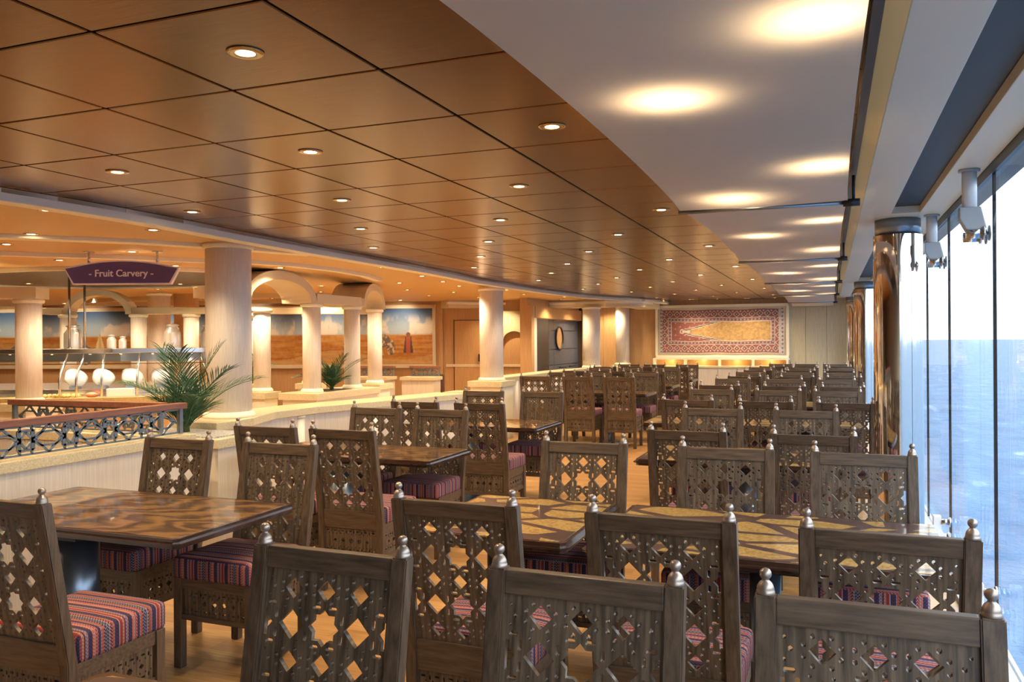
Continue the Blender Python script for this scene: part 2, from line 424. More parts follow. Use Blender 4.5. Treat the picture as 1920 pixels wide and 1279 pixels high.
# ---- cream ceiling over the buffet and its cornices
edge = [(-4.45, -3.0), (-4.44, 1.5), (-4.42, 3.33), (-4.39, 3.68), (-4.37, 4.18), (-4.39, 4.72), (-4.45, 5.5), (-4.50, 6.58), (-4.52, 7.56), (-4.56, 8.92),
        (-4.62, 9.95), (-4.72, 10.83), (-4.70, 11.69), (-4.66, 13.61), (-4.50, 15.4), (-4.35, 16.25), (-3.98, 17.1), (-3.60, 18.2), (-3.55, 19.55)]
struct('ceiling', MB().prism(edge + [(-20, 19.55), (-20, -3)], 2.435, 2.462), M['cream_ceiling'])
def ribbon(pts, w, z0, z1, flip=1, ext=None):
    """strip of width w following a plan polyline (offset to its left when flip=1)"""
    P = [Vector((a, c_)) for a, c_ in pts]; Q = []
    for i, p in enumerate(P):
        d = (P[min(i + 1, len(P) - 1)] - P[max(i - 1, 0)]).normalized()
        Q.append(p + Vector((-d.y, d.x)) * w * flip)
    mb = MB(); n = len(P); vs = []
    for i in range(n):
        for q in (P[i], Q[i]):
            vs += [(q.x, q.y, z0), (q.x, q.y, z1)]
    fs = []
    for i in range(n - 1):
        a, c_ = 4 * i, 4 * i + 4
        fs += [(a, c_, c_ + 1, a + 1), (a + 2, a + 3, c_ + 3, c_ + 2), (a + 1, c_ + 1, c_ + 3, a + 3), (a, a + 2, c_ + 2, c_)]
    fs += [(0, 1, 3, 2), (4 * n - 4, 4 * n - 2, 4 * n - 1, 4 * n - 3)]
    return mb.add(vs, fs)
struct('trim_1', ribbon(edge, 0.13, 2.385, 2.4635), M['cornice'], bevel=0.004)
t2 = [(-7.9, 4.7), (-7.28, 5.47), (-6.63, 6.1), (-6.04, 6.84), (-5.71, 7.13), (-5.50, 7.6), (-5.44, 8.42), (-5.55, 9.2), (-5.8, 10.0)]
struct('trim_2', ribbon(t2, 0.10, 2.395, 2.4345), M['cornice'])
t4 = [(-8.2, 3.2), (-7.0, 3.9), (-6.1, 4.6), (-5.4, 5.3), (-4.95, 6.1), (-4.66, 6.75)]
struct('trim_4', ribbon(t4, 0.16, 2.405, 2.4345), M['cornice'])
t3 = [(-7.6, 15.9), (-6.8, 16.7), (-6.0, 17.25), (-5.2, 17.35), (-4.5, 17.2), (-4.0, 17.35), (-3.75, 17.7), (-3.70, 18.4), (-3.75, 19.43)]
struct('trim_3', ribbon(t3, 0.5, 2.27, 2.4345), M['cream'])
struct('trim_3', ribbon([(a - 0.0, c_ - 0.05) for a, c_ in t3], 0.08, 2.34, 2.39), M['cornice'])
# dark oval recess over the buffet
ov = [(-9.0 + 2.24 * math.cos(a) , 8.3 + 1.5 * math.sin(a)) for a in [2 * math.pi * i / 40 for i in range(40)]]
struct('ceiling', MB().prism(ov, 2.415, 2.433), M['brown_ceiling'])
struct('trim_5', ribbon([(x, y) for x, y in ov] + [ov[0]], 0.07, 2.39, 2.434, -1), M['cornice'])
ov2 = [(-11.5 + 3.2 * math.cos(a), 13.05 + 1.0 * math.sin(a)) for a in [2 * math.pi * i / 40 for i in range(40)]]
struct('trim_6', ribbon(ov2 + [ov2[0]], 0.10, 2.36, 2.434, -1), M['cream'])

# ---- shell walls
struct('wall_near', MB().box(-20, 0.9, -3.15, -3.0, 0, 2.6), M['shell'])
struct('wall_leak_block', MB().box(-20.15, 0.9, 19.8, 19.95, 0, 2.6), M['shell'])  # unseen backing added to stop sky light leaking in behind the far walls
struct('wall_left', MB().box(-20.15, -20, -3.0, 20, 0, 2.6), M['maple'])
# far wall: maple left of the rug, pale wood right of it, in upright boards
wf = struct('wall_far', MB().box(-7.2, 0.85, 19.56, 19.75, 0, 2.6), M['skirt'])
xs = [(-5.70, -5.16, 'maple'), (-5.16, -4.62, 'maple'), (-4.62, -3.86, 'maple'), (-3.86, -2.88, 'maple'), (-2.88, -1.9, 'maple'), (-1.9, -0.90, 'maple'), (-0.90, -0.50, 'pale_wood'), (-0.50, -0.06, 'pale_wood'), (-0.06, 0.40, 'pale_wood'), (0.40, 0.84, 'pale_wood')]
for a, c_, mt in xs:
    MB().box(a + 0.003, c_ - 0.003, 19.53, 19.56, 0.0, 2.5).build('wall_panel', M[mt], wf)
# lift wall (runs along the room) and the walls towards the mural
we = struct('wall_lift', MB().box(-5.95, -5.78, 15.85, 16.25, 0, 2.435).box(-5.95, -5.78, 16.25, 19.56, 2.02, 2.435), M['maple'])
MB().box(-5.78, -5.70, 15.85, 16.02, 0, 2.27).build('wall_panel', M['maple'], we)
MB().box(-5.78, -5.72, 16.02, 16.14, 0, 2.27).build('wall_panel', M['column'], we)
MB().box(-5.78, -5.73, 16.14, 16.27, 0, 2.27).build('wall_panel', M['column'], we)
MB().box(-5.78, -5.70, 16.10, 19.5, 2.03, 2.27).build('wall_panel', M['maple'], we)
d1 = struct('door_1', MB().box(-5.86, -5.80, 16.27, 17.25, 0, 2.03), M['dark_door'])
dp = struct('wall_lift_panel', MB().box(-5.90, -5.82, 17.25, 19.56, 0, 2.03), M['navy'])
for y0, y1 in ((17.27, 17.60), (17.61, 19.5)):
    for z0, z1 in ((0.05, 0.74), (0.76, 0.98), (1.00, 1.34), (1.36, 1.76), (1.78, 2.02)):
        MB().box(-5.82, -5.80, y0, y1, z0, z1).build('panel', M['navy'], dp, 0.003)
for y in (18.0, 18.75):
    MB().tube([(-5.80, y, 0.93), (-5.75, y, 0.93), (-5.75, y + 0.35, 0.93), (-5.80, y + 0.35, 0.93)], 0.012).build('handle', M['black_metal'], dp)
mr = empty('mirror', (-5.795, 17.98, 1.60)); tag(mr, 'round mirror in a dark ring on the navy panelled lift wall', 'mirror')
MX = Matrix.Rotation(math.pi / 2, 4, 'Y')
MB().lathe([(0.245, 0.0), (0.245, 0.012)], n=40, M=MX).build('mirror_glass', M['mirror'], mr)
MB().lathe([(0.245, 0.0), (0.275, 0.0), (0.275, 0.03), (0.245, 0.03), (0.245, 0.0)], n=40, M=MX, caps=False).build('mirror_frame', M['black'], mr)
# maple wall with the service door and the arched niche
def wall_seg(name, p, q, z0, z1, th, mat, parent=None, off=0.0):
    p = Vector(p); q = Vector(q); d = (q - p).normalized(); nn = Vector((-d.y, d.x))
    a = p + nn * off; c_ = q + nn * off
    mb = MB().prism([tuple(a), tuple(c_), tuple(c_ + nn * th), tuple(a + nn * th)], z0, z1)
    return struct(name, mb, mat) if parent is None else mb.build(name, mat, parent)
wall_m = wall_seg('wall_buffet', (-8.25, 16.452), (-5.85, 16.92), 0, 2.6, 0.12, M['maple'])
d2 = wall_seg('door_2', (-7.76, 16.547), (-7.10, 16.676), 0.0, 2.0, 0.03, M['maple'], None, -0.03); d2['kind'] = 'structure'
wall_seg('door_edge', (-7.785, 16.542), (-7.765, 16.546), 0.0, 2.02, 0.012, M['skirt'], d2, -0.012)
wall_seg('door_edge', (-7.785, 16.542), (-7.08, 16.68), 2.0, 2.015, 0.012, M['skirt'], d2, -0.012)
MB().box(-7.20, -7.17, 16.56, 16.62, 1.10, 1.26).build('door_handle', M['black_metal'], d2)
wall_seg('dado_rail', (-7.95, 16.51), (-6.3, 16.83), 0.98, 1.04, 0.02, M['cream'], wall_m, -0.035)
def arch_panel(w, h_spring, r, z1, th):
    """frame with an arched opening, local x across, y depth, z up"""
    mb = MB(); N = 20; ins = [(-r, 0.0), (-r, h_spring)] + [(-r * math.cos(math.pi * i / N), h_spring + r * math.sin(math.pi * i / N)) for i in range(1, N)] + [(r, h_spring), (r, 0.0)]
    out = []
    for x, z in ins:
        if z <= h_spring: out.append((-w if x < 0 else w, z))
        else:
            t = (x + r) / (2 * r); out.append((-w + 2 * w * t, z1))
    n = len(ins)
    vs = [(x, 0, z) for x, z in ins] + [(x, 0, z) for x, z in out] + [(x, th, z) for x, z in ins] + [(x, th, z) for x, z in out]
    fs = []
    for i in range(n - 1):
        fs += [(i, i + 1, n + i + 1, n + i), (2 * n + i, 3 * n + i, 3 * n + i + 1, 2 * n + i + 1), (i, 2 * n + i, 2 * n + i + 1, i + 1)]
    return mb.add(vs, fs)
fr_ = arch_panel(0.36, 1.5, 0.26, 2.2, 0.06).build('niche_frame', M['stone'], wall_m)
fr_.location = (-6.42, 16.72, 0); fr_.rotation_euler = (0, 0, math.atan2(0.4, 2.05))

# ---- painted boards (mural) and the hanging rug: colour grids
rng = np.random.default_rng(5)
def vnoise(u, v, f, seed=0):
    g = np.random.default_rng(seed).random((int(f[0]) + 3, int(f[1]) + 3))
    x = u * f[0]; y = v * f[1]; i = np.floor(x).astype(int); j = np.floor(y).astype(int)
    a = x - i; c_ = y - j; a = a * a * (3 - 2 * a); c_ = c_ * c_ * (3 - 2 * c_)
    i = np.clip(i, 0, g.shape[0] - 2); j = np.clip(j, 0, g.shape[1] - 2)
    return (g[i, j] * (1 - a) + g[i + 1, j] * a) * (1 - c_) + (g[i, j + 1] * (1 - a) + g[i + 1, j + 1] * a) * c_
def fbm(u, v, f, seed=0):
    return sum(vnoise(u, v, (f[0] * 2 ** k, f[1] * 2 ** k), seed + k) / 2 ** (k + 1) for k in range(4))
def print_mesh(name, nx, ny, place, colour):
    """grid mesh; place(u,v)->(x,y,z) arrays, colour(u,v)->rgb array"""
    u, v = np.meshgrid(np.linspace(0, 1, nx + 1), np.linspace(0, 1, ny + 1), indexing='ij')
    P = np.stack(place(u, v), -1).reshape(-1, 3); C = colour(u, v).reshape(-1, 3)
    idx = np.arange((nx + 1) * (ny + 1)).reshape(nx + 1, ny + 1)
    F = np.stack([idx[:-1, :-1], idx[1:, :-1], idx[1:, 1:], idx[:-1, 1:]], -1).reshape(-1, 4)
    me = bpy.data.meshes.new(name); me.from_pydata(P.tolist(), [], F.tolist())
    at = me.color_attributes.new('print', 'FLOAT_COLOR', 'POINT')
    at.data.foreach_set('color', np.concatenate([np.clip(C, 0, 1), np.ones((len(C), 1))], 1).astype(np.float32).ravel())
    me.update()
    return me
def mixc(a, c_, t): return np.array(a) * (1 - t[..., None]) + np.array(c_) * t[..., None]
def sstep(x, a, c_): t = np.clip((x - a) / (c_ - a), 0, 1); return t * t * (3 - 2 * t)
def mural_colour(seed, figs):
    def f(u, v):
        nz = fbm(u, v, (14, 3), seed); n2 = fbm(u, v, (5, 26), seed + 9); n3 = fbm(u, v, (60, 22), seed + 20)
        sky = mixc((0.42, 0.50, 0.52), (0.045, 0.11, 0.24), sstep(v, 0.55, 1.0))
        cl = sstep(nz + 0.35 * (0.72 - v), 0.48, 0.62) * sstep(1.05 - v, 0.1, 0.4)
        sky = sky * (1 - cl[..., None]) + np.array((0.70, 0.62, 0.48)) * cl[..., None]
        des = mixc((0.42, 0.15, 0.022), (0.62, 0.34, 0.09), np.clip(n2 * 1.6 - 0.35, 0, 1))
        dune = 0.17 + 0.09 * np.sin(u * 7 + seed)
        des = des * (1 - (v < dune)[..., None] * 0.55) + np.array((0.60, 0.40, 0.16)) * ((v < dune) * 0.55)[..., None]
        des = des + (n3[..., None] - 0.47) * 0.12
        t = sstep(v, 0.515, 0.56)[..., None]
        c = des * (1 - t) + sky * t
        for kind, fu, fv, s in figs:
            x = (u - fu) / s[0]; y = (v - fv) / s[1]
            if kind == 'tent':
                mk = (y > 0) & (np.abs(x) < (1 - y) * (0.62 + 0.2 * y)) & (y < 1)
                c[mk] = np.array((0.62, 0.44, 0.20)) * (0.75 + 0.5 * np.abs(np.sin(x[mk] * 7)))[:, None]
            elif kind == 'man':
                mk = (y > 0) & (y < 0.80) & (np.abs(x) < 0.42 - 0.22 * y)
                c[mk] = np.where((np.abs(x[mk]) < 0.16)[:, None], np.array((0.42, 0.10, 0.04)), np.array((0.10, 0.06, 0.05)))
                c[((x) ** 2 / 0.03 + (y - 0.89) ** 2 / 0.012) < 1] = (0.22, 0.10, 0.05)
            elif kind == 'group':
                mk = (n3 > 0.43) & (x ** 2 + (y - 0.4) ** 2 < 0.3)
                c[mk] = np.array((0.16, 0.13, 0.11))
                mk = (n3 < 0.36) & (x ** 2 + (y - 0.4) ** 2 < 0.3)
                c[mk] = np.array((0.60, 0.50, 0.34))
        return c
    return f
MPTS = [(-8.0, 16.42), (-11.2, 15.45), (-15.0, 14.45), (-19.6, 13.4)]
for i in range(3):
    p, q = Vector(MPTS[i]), Vector(MPTS[i + 1]); d = (q - p).normalized(); nn = Vector((d.y, -d.x)) * -1
    nrm = Vector((-d.y, d.x)); nrm = nrm if nrm.y < 0 else -nrm
    ws = struct('wall_mural', MB().prism([tuple(p - nrm * 0.03), tuple(q - nrm * 0.03), tuple(q - nrm * 0.2), tuple(p - nrm * 0.2)], 0, 2.6), M['maple'])
    a = p + d * (0.22 if i == 0 else -0.005); c_ = q + d * 0.005
    figs = [[('man', 0.175, 0.20, (0.085, 0.38)), ('group', 0.30, 0.20, (0.06, 0.26)), ('group', 0.36, 0.34, (0.10, 0.22)), ('tent', 0.40, 0.16, (0.08, 0.36)), ('group', 0.62, 0.2, (0.05, 0.25))],
            [('group', 0.3, 0.2, (0.1, 0.3)), ('tent', 0.55, 0.2, (0.05, 0.25))],
            [('tent', 0.16, 0.10, (0.06, 0.50)), ('group', 0.24, 0.05, (0.08, 0.35)), ('group', 0.6, 0.1, (0.1, 0.3))]][i]
    g = empty('wall_painting', (0, 0, 0))
    tag(g, ['painted desert scene with a robed man standing by seated figures, cream frame', 'painted desert plain under blue sky behind the arcade', 'painted desert scene with a tan tent behind the milk cans'][i], 'painting', 'painted boards along the buffet wall')
    me = print_mesh('painted_board', 260, 100, lambda u, v, a=a, c_=c_, nrm=nrm: (a.x + (c_.x - a.x) * u + nrm.x * 0.012, a.y + (c_.y - a.y) * u + nrm.y * 0.012, 1.04 + 1.24 * v), mural_colour(3 + 7 * i, figs))
    link('painted_board', me, g, M['mural'])
    def strip(s0, s1, z0, z1, nm='frame_bar'):
        P0 = a + d * s0; P1 = a + d * s1
        MB().prism([tuple(P0 - nrm * 0.02), tuple(P1 - nrm * 0.02), tuple(P1 + nrm * 0.045), tuple(P0 + nrm * 0.045)], z0, z1).build(nm, M['cream'], g, 0.004)
    L_ = (c_ - a).length
    strip(-0.06, L_, 2.28, 2.36); strip(-0.06, L_, 0.96, 1.04)
    if i == 0: strip(-0.07, 0.0, 0.96, 2.36)

def rug_colour(u, v):
    n3 = fbm(u, v, (80, 40), 3)
    W_, H_ = 2.83, 1.04
    x = u * W_; y = v * H_
    ed = np.minimum(np.minimum(x, W_ - x), np.minimum(y, H_ - y))
    s = np.where((np.minimum(y, H_ - y) < np.minimum(x, W_ - x)), x, y)
    dm = lambda a, per, w, c0, sz: (np.abs(((a / per) % 1) - 0.5) * per + np.abs(w - c0)) < sz
    c = np.ones(u.shape + (3,)) * np.array((0.26, 0.055, 0.040))
    cream, navy, plum, red, gold = (np.array(k) for k in ((0.62, 0.53, 0.44), (0.055, 0.07, 0.11), (0.20, 0.075, 0.10), (0.30, 0.055, 0.035), (0.48, 0.29, 0.085)))
    b1 = ed < 0.30
    c[b1] = red
    c[(ed < 0.02)] = cream
    c[(ed >= 0.02) & (ed < 0.05)] = plum
    c[b1 & dm(s, 0.17, ed, 0.125, 0.082)] = cream
    c[b1 & dm(s, 0.17, ed, 0.125, 0.062)] = red
    c[b1 & dm(s, 0.17, ed, 0.125, 0.040)] = navy
    c[b1 & dm(s, 0.17, ed, 0.125, 0.018)] = cream
    c[b1 & dm(s + 0.085, 0.17, ed, 0.06, 0.022)] = cream
    c[b1 & dm(s + 0.085, 0.17, ed, 0.19, 0.022)] = plum
    c[(ed > 0.205) & (ed < 0.222)] = cream
    c[(ed >= 0.222) & (ed < 0.282)] = plum
    c[(ed >= 0.222) & (ed < 0.282) & dm(s, 0.08, ed, 0.252, 0.022)] = np.array((0.52, 0.40, 0.40))
    c[(ed >= 0.282) & (ed < 0.295)] = cream
    inn = ed >= 0.295
    cy = np.abs(y - H_ / 2)
    # stepped niche: tip at left, opening right
    xs_ = x - 0.58
    stp = np.floor(np.clip(xs_, 0, 9) / 0.085) * 0.085
    half = np.minimum(0.015 + stp * 0.235, 0.212)
    lim = half
    ins = inn & (xs_ > 0.10) & (cy < lim)
    out_ = inn & (xs_ > 0.02) & (cy < lim + 0.055) & ~ins
    c[inn & dm(x, 0.11, (y + 0.055 * (np.floor(x / 0.11) % 2)) % 0.14, 0.07, 0.022)] = np.array((0.52, 0.30, 0.22))
    c[out_] = cream
    c[out_ & (np.abs(cy - lim - 0.028) < 0.012)] = navy
    c[ins] = gold * (0.8 + 0.45 * n3[ins])[:, None]
    hd = inn & ((x - 0.54) ** 2 + (y - H_ / 2) ** 2 < 0.055 ** 2)
    c[hd] = cream
    c[inn & ((x - 0.54) ** 2 + (y - H_ / 2) ** 2 < 0.03 ** 2)] = red
    c[inn & (np.abs(cy) < 0.018) & (x > 0.54) & (x < 0.72)] = cream
    en = (x < 0.075) | (x > W_ - 0.13)
    c[en] = np.array((0.55, 0.50, 0.47))
    c[en & dm(y, 0.09, np.minimum(x, W_ - x), 0.045, 0.026)] = np.array((0.10, 0.11, 0.16))
    c = c * 0.82 + np.array((0.40, 0.33, 0.34)) * 0.18
    return c * (0.72 + 0.5 * n3[..., None])
rg = empty('hanging_rug', (-2.36, 19.5, 1.22)); tag(rg, 'patterned red prayer rug with a gold stepped niche hung on the far wall', 'rug')
me = print_mesh('rug_cloth', 300, 120, lambda u, v: (-1.415 + 2.83 * u, -0.03 + 0.006 * np.sin(u * 30) , 0.0 + 1.04 * v + 0.008 * np.sin(u * 17)), rug_colour)
link('rug_cloth', me, rg, M['rug'])
bd = MB().box(-1.48, 1.48, -0.012, 0.03, -0.08, 1.12).build('backing_board', M['cream'], rg)
for z0, z1 in ((-0.10, -0.04), (1.08, 1.14)): MB().box(-1.50, 1.50, -0.04, 0.03, z0, z1).build('frame_bar', M['cornice'], rg, 0.004)
for s in (-1, 1): MB().box(s * 1.48 - 0.03, s * 1.48 + 0.03, -0.04, 0.03, -0.04, 1.08).build('frame_bar', M['cornice'], rg, 0.004)
# sideboard under the rug
sb = empty('sideboard', (-2.36, 19.0, 0)); tag(sb, 'long cream sideboard with open lit cubbies below the hanging rug', 'sideboard')
MB().box(-1.52, 1.52, -0.02, 0.5, 0.0, 0.90).build('body', M['whitewash'], sb)
for i in range(6): MB().box(-1.5 + 0.5 * i + 0.008, -1.0 + 0.5 * i - 0.008, -0.04, -0.02, 0.10, 0.88).build('door', M['whitewash'], sb, 0.004)
MB().box(-1.55, 1.55, -0.05, 0.5, 0.90, 0.945).build('top', M['stone'], sb, 0.006)
MB().box(-1.52, 1.52, 0.20, 0.5, 1.085, 1.115).build('cubby_shelf', M['cornice'], sb)
for x in (-1.50, -0.78, 0.0, 0.74, 1.48): MB().box(x - 0.02, x + 0.02, 0.20, 0.5, 0.945, 1.085).build('divider', M['cornice'], sb)
MB().box(-1.50, 1.50, 0.46, 0.5, 0.945, 1.085).build('cubby_back', M['maple'], sb)
cub = bpy.data.lights.new('cubby_lamp', 'POINT'); cub.energy = 1.1; cub.color = (1.0, 0.70, 0.30); cub.shadow_soft_size = 0.02
for x in (-1.14, -0.39, 0.37, 1.11):
    o = bpy.data.objects.new('cubby_lamp', cub); COL.objects.link(o); o.parent = sb; o.location = (x, 0.27, 1.06)

# ---- window side: glazing, beams, sill
XG = 0.78
cuts = [-3.0, -0.3, 1.4, 3.1, 4.79, 6.49, 7.88, 9.6, 11.3, 13.0, 14.7, 16.4, 18.1, 19.56]
for i in range(len(cuts) - 1):
    w = struct('window_%d' % (i + 1), MB().box(XG, XG + 0.012, cuts[i] + 0.004, cuts[i + 1] - 0.004, 0.03, 2.40), M['glass'])
    MB().box(XG - 0.002, XG + 0.014, cuts[i + 1] - 0.004, cuts[i + 1] + 0.004, 0.03, 2.40).build('pane_joint', M['black'], w)
struct('trim_7', MB().box(XG - 0.010, XG + 0.035, -3, 19.6, 2.40, 2.455), M['black_metal'])
struct('trim_8', MB().box(0.70, 0.81, -3, 19.6, -0.10, 0.03), M['grey_paint'])
# beams: inner beam, outer beam, cross beams at the pillars
bm_ = struct('trim_9', MB().box(0.205, 0.415, -3, 19.6, 2.45, 2.72), M['beam'], bevel=0.004)
struct('trim_10', MB().box(0.140, 0.204, -3, 19.6, 2.446, 2.464), M['gold'])
struct('trim_11', MB().box(0.60, 0.768, -3, 19.6, 2.45, 2.72), M['beam'], bevel=0.004)
for y in (0.0, 6.72, 14.05, 19.3):
    struct('trim_12', MB().box(0.414, 0.601, y - 0.28, y + 0.28, 2.452, 2.72), M['beam'])
struct('ceiling', MB().box(0.20, 1.0, -3, 19.6, 2.72, 2.75), M['coffer'])
struct('trim_13', MB().box(0.108, 0.136, -3, 19.5, 2.425, 2.4645), M['black_metal'])

def pillar(x, y, label):
    r = 0.17
    g = empty('pillar', (x, y, 0)); tag(g, label, 'pillar', 'mirror-polished pillars along the windows')
    N = 48
    for k in range(4):
        a0 = math.pi / 2 * k + 0.5; mb = MB(); vs = []; fs = []; n_ = 16
        for i in range(n_ + 1):
            a = a0 + (math.pi / 2 - 0.02) * i / n_
            vs += [(r * math.cos(a), r * math.sin(a), 0.06), (r * math.cos(a), r * math.sin(a), 2.33)]
        for i in range(n_): fs.append((2 * i, 2 * i + 2, 2 * i + 3, 2 * i + 1))
        mb.add(vs, fs, True); mb.build('cladding_sheet', M['pillar'], g)
    MB().lathe([(r - 0.006, 0.0), (r - 0.006, 2.33)], n=N).build('core', M['black_metal'], g)
    MB().lathe([(r - 0.012, 2.33), (r - 0.012, 2.45)], n=N).build('top_band', M['grey_metal'], g)
    MB().lathe([(r + 0.006, 0.0), (r + 0.006, 0.06)], n=N).build('base_band', M['grey_metal'], g)
pillar(0.48, 6.79, 'mirror-polished bronze pillar beside the table that has only four chairs')
pillar(0.523, 14.1, 'mirror-polished bronze pillar in the middle of the window run')
pillar(0.49, 19.2, 'mirror-polished bronze pillar against the far pale wall')

def clamp(y, label):
    g = empty('glass_clamp', (0.69, y, 2.45)); tag(g, label, 'clamp', 'glass clamps hanging from the window beam')
    MB().lathe([(0.036, -0.20), (0.036, 0.0)], n=24).build('hanger_tube', M['white_paint'], g)
    MB().lathe([(0.036, -0.012), (0.052, -0.012), (0.052, 0.0)], n=24).build('collar', M['grey_paint'], g)
    p = MB(); pr = [(-0.05, -0.20), (0.05, -0.20), (0.075, -0.31), (0.045, -0.36), (0.0, -0.36), (-0.05, -0.26)]
    vs = [(x, -0.035, z) for x, z in pr] + [(x, 0.035, z) for x, z in pr]; k = len(pr)
    p.add(vs, [tuple(range(k)), tuple(range(k, 2 * k))[::-1]] + [(i, i + k, (i + 1) % k + k, (i + 1) % k) for i in range(k)])
    p.build('bracket', M['grey_paint'], g, 0.006)
    for dy in (-0.03, 0.07):
        ar = MB().tube([(-0.02, dy, -0.335 - abs(dy) * 0.2), (0.055, dy, -0.335 - abs(dy) * 0.2)], 0.026, 16)
        ar.tube([(0.055, dy, -0.335 - abs(dy) * 0.2), (0.086, dy, -0.335 - abs(dy) * 0.2)], 0.009, 10)
        a_ = ar.build('clamp_arm', M['steel'], g)
        zz_ = -0.335 - abs(dy) * 0.2
        MB().tube([(0.055, dy, zz_), (0.064, dy, zz_)], 0.036, 20).build('disc', M['steel'], a_)
        MB().tube([(0.083, dy, zz_), (0.0895, dy, zz_)], 0.040, 20).build('disc', M['grey_metal'], a_)
clamp(4.90, 'steel glass clamp on a white tube over the four-seat inlaid tables')
clamp(6.60, 'steel glass clamp on a white tube beside the first mirrored pillar')
clamp(8.30, 'steel glass clamp behind the first mirrored pillar')
for y, lb in ((4.75, 'pair of steel bolts holding the glass near the sill, by the four-seat inlaid table'), (6.45, 'pair of steel bolts holding the glass near the sill, by the mirrored pillar')):
    g = empty('sill_clamp', (0.72, y, 0.22)); tag(g, lb, 'clamp')
    MB().box(-0.05, 0.0, -0.03, 0.03, -0.19, 0.10).build('bracket', M['white_paint'], g, 0.005)
    for dy, dz in ((-0.02, 0.06), (0.02, -0.05)):
        a_ = MB().tube([(0.0, dy, dz), (0.05, dy, dz)], 0.02, 14).build('clamp_arm', M['steel'], g)
        MB().tube([(0.046, dy, dz), (0.058, dy, dz)], 0.034, 18).build('disc', M['steel'], a_)

# ---- hanging cloth sails with their rods
rods = [-1.85, 1.38, 4.60, 7.82, 11.02, 14.2, 17.3, 19.4]
for i in range(1, len(rods) - 1 + 1):
    y0, y1 = rods[i - 1], rods[i]
    g = empty('ceiling_sail', (-0.34, (y0 + y1) / 2, 2.28))
    tag(g, 'off-white cloth sail stretched between two rods below the ceiling', 'cloth sail', 'cloth sails under the ceiling')
    nx, ny = 10, 24; vs = []; fs = []
    for b_ in range(ny + 1):
        t = b_ / ny; s_ = math.sin(math.pi * t) ** 0.6
        for a_ in range(nx + 1):
            u = a_ / nx
            vs.append((-0.42 + 0.84 * u + (0.012 * (1 - s_)) * (2 * u - 1), (t - 0.5) * (y1 - y0 - 0.03), 0.034 * s_ - 0.006 * math.sin(math.pi * u)))
    for b_ in range(ny):
        for a_ in range(nx):
            k = b_ * (nx + 1) + a_; fs.append((k, k + 1, k + nx + 2, k + nx + 1))
    MB().add(vs, fs, True).build('cloth', M['fabric'], g)
for y in rods[1:-1]:
    g = empty('sail_rod', (-0.34, y, 2.270)); tag(g, 'thin rod carrying the cloth sail ends with a black end bracket', 'rod', 'rods between the cloth sails')
    MB().tube([(-0.44, 0, 0), (0.47, 0, 0)], 0.010, 8).build('rod', M['grey_metal'], g)
    MB().tube([(0.41, 0, 0), (0.49, 0, 0)], 0.020, 12).build('end_cap', M['black'], g)
    MB().tube([(0.46, 0, 0), (0.46, 0, 0.14)], 0.008, 8).build('hanger', M['black'], g)
    MB().tube([(-0.43, 0, 0), (-0.43, 0, 0.18)], 0.003, 6).build('hanger', M['black'], g)

# ================================================================== LAMPS
lm_ring = MB().lathe([(0.030, 0.0), (0.046, -0.003), (0.058, 0.0), (0.058, 0.004), (0.030, 0.004), (0.030, 0.0)], n=24, caps=False).mesh('lamp_ring'); lm_ring.materials.append(M['brass'])
lm_face = MB().lathe([(0.0001, 0.001), (0.032, 0.001)], n=20).mesh('lamp_face'); lm_face.materials.append(M['lamp_face'])
sp_data = {}
def spot(name, watts, size):
    if name not in sp_data:
        l = bpy.data.lights.new(name, 'SPOT'); l.energy = watts; l.spot_size = size; l.spot_blend = 0.7; l.color = WARM; l.shadow_soft_size = 0.03
        sp_data[name] = l
    return sp_data[name]
def downlight(x, y, z, label, group, watts, kind):
    g = empty('downlight', (x, y, z - 0.004)); tag(g, label, 'ceiling light', group)
    link('lamp_ring', lm_ring, g); link('lamp_face', lm_face, g)
    o = bpy.data.objects.new('lamp', spot(kind, watts, R(140 if kind == 'glow_spot' else 130))); COL.objects.link(o); o.parent = g; o.location = (0, 0, -0.012)
for k in range(-1, 5):
    for j in range(0, 30, 2):
        if (k + j // 2) % 2 == 0:
            if TX(k) < -3.9 and j > 20: continue
            downlight(TX(k), TY(j), ZC, 'small brass-ringed downlight set in a bronze ceiling panel', 'downlights in the bronze ceiling', DARK_W, 'dark_spot')
for i in range(9):
    downlight(-0.46, 0.72 + 1.82 * i, ZC, 'downlight glowing through the cloth sails', 'downlights above the cloth sails', GLOW_W, 'glow_spot')
    downlight(-0.02, 0.26 + 1.75 * i, ZC, 'downlight glowing through the cloth sails', 'downlights above the cloth sails', GLOW_W, 'glow_spot')
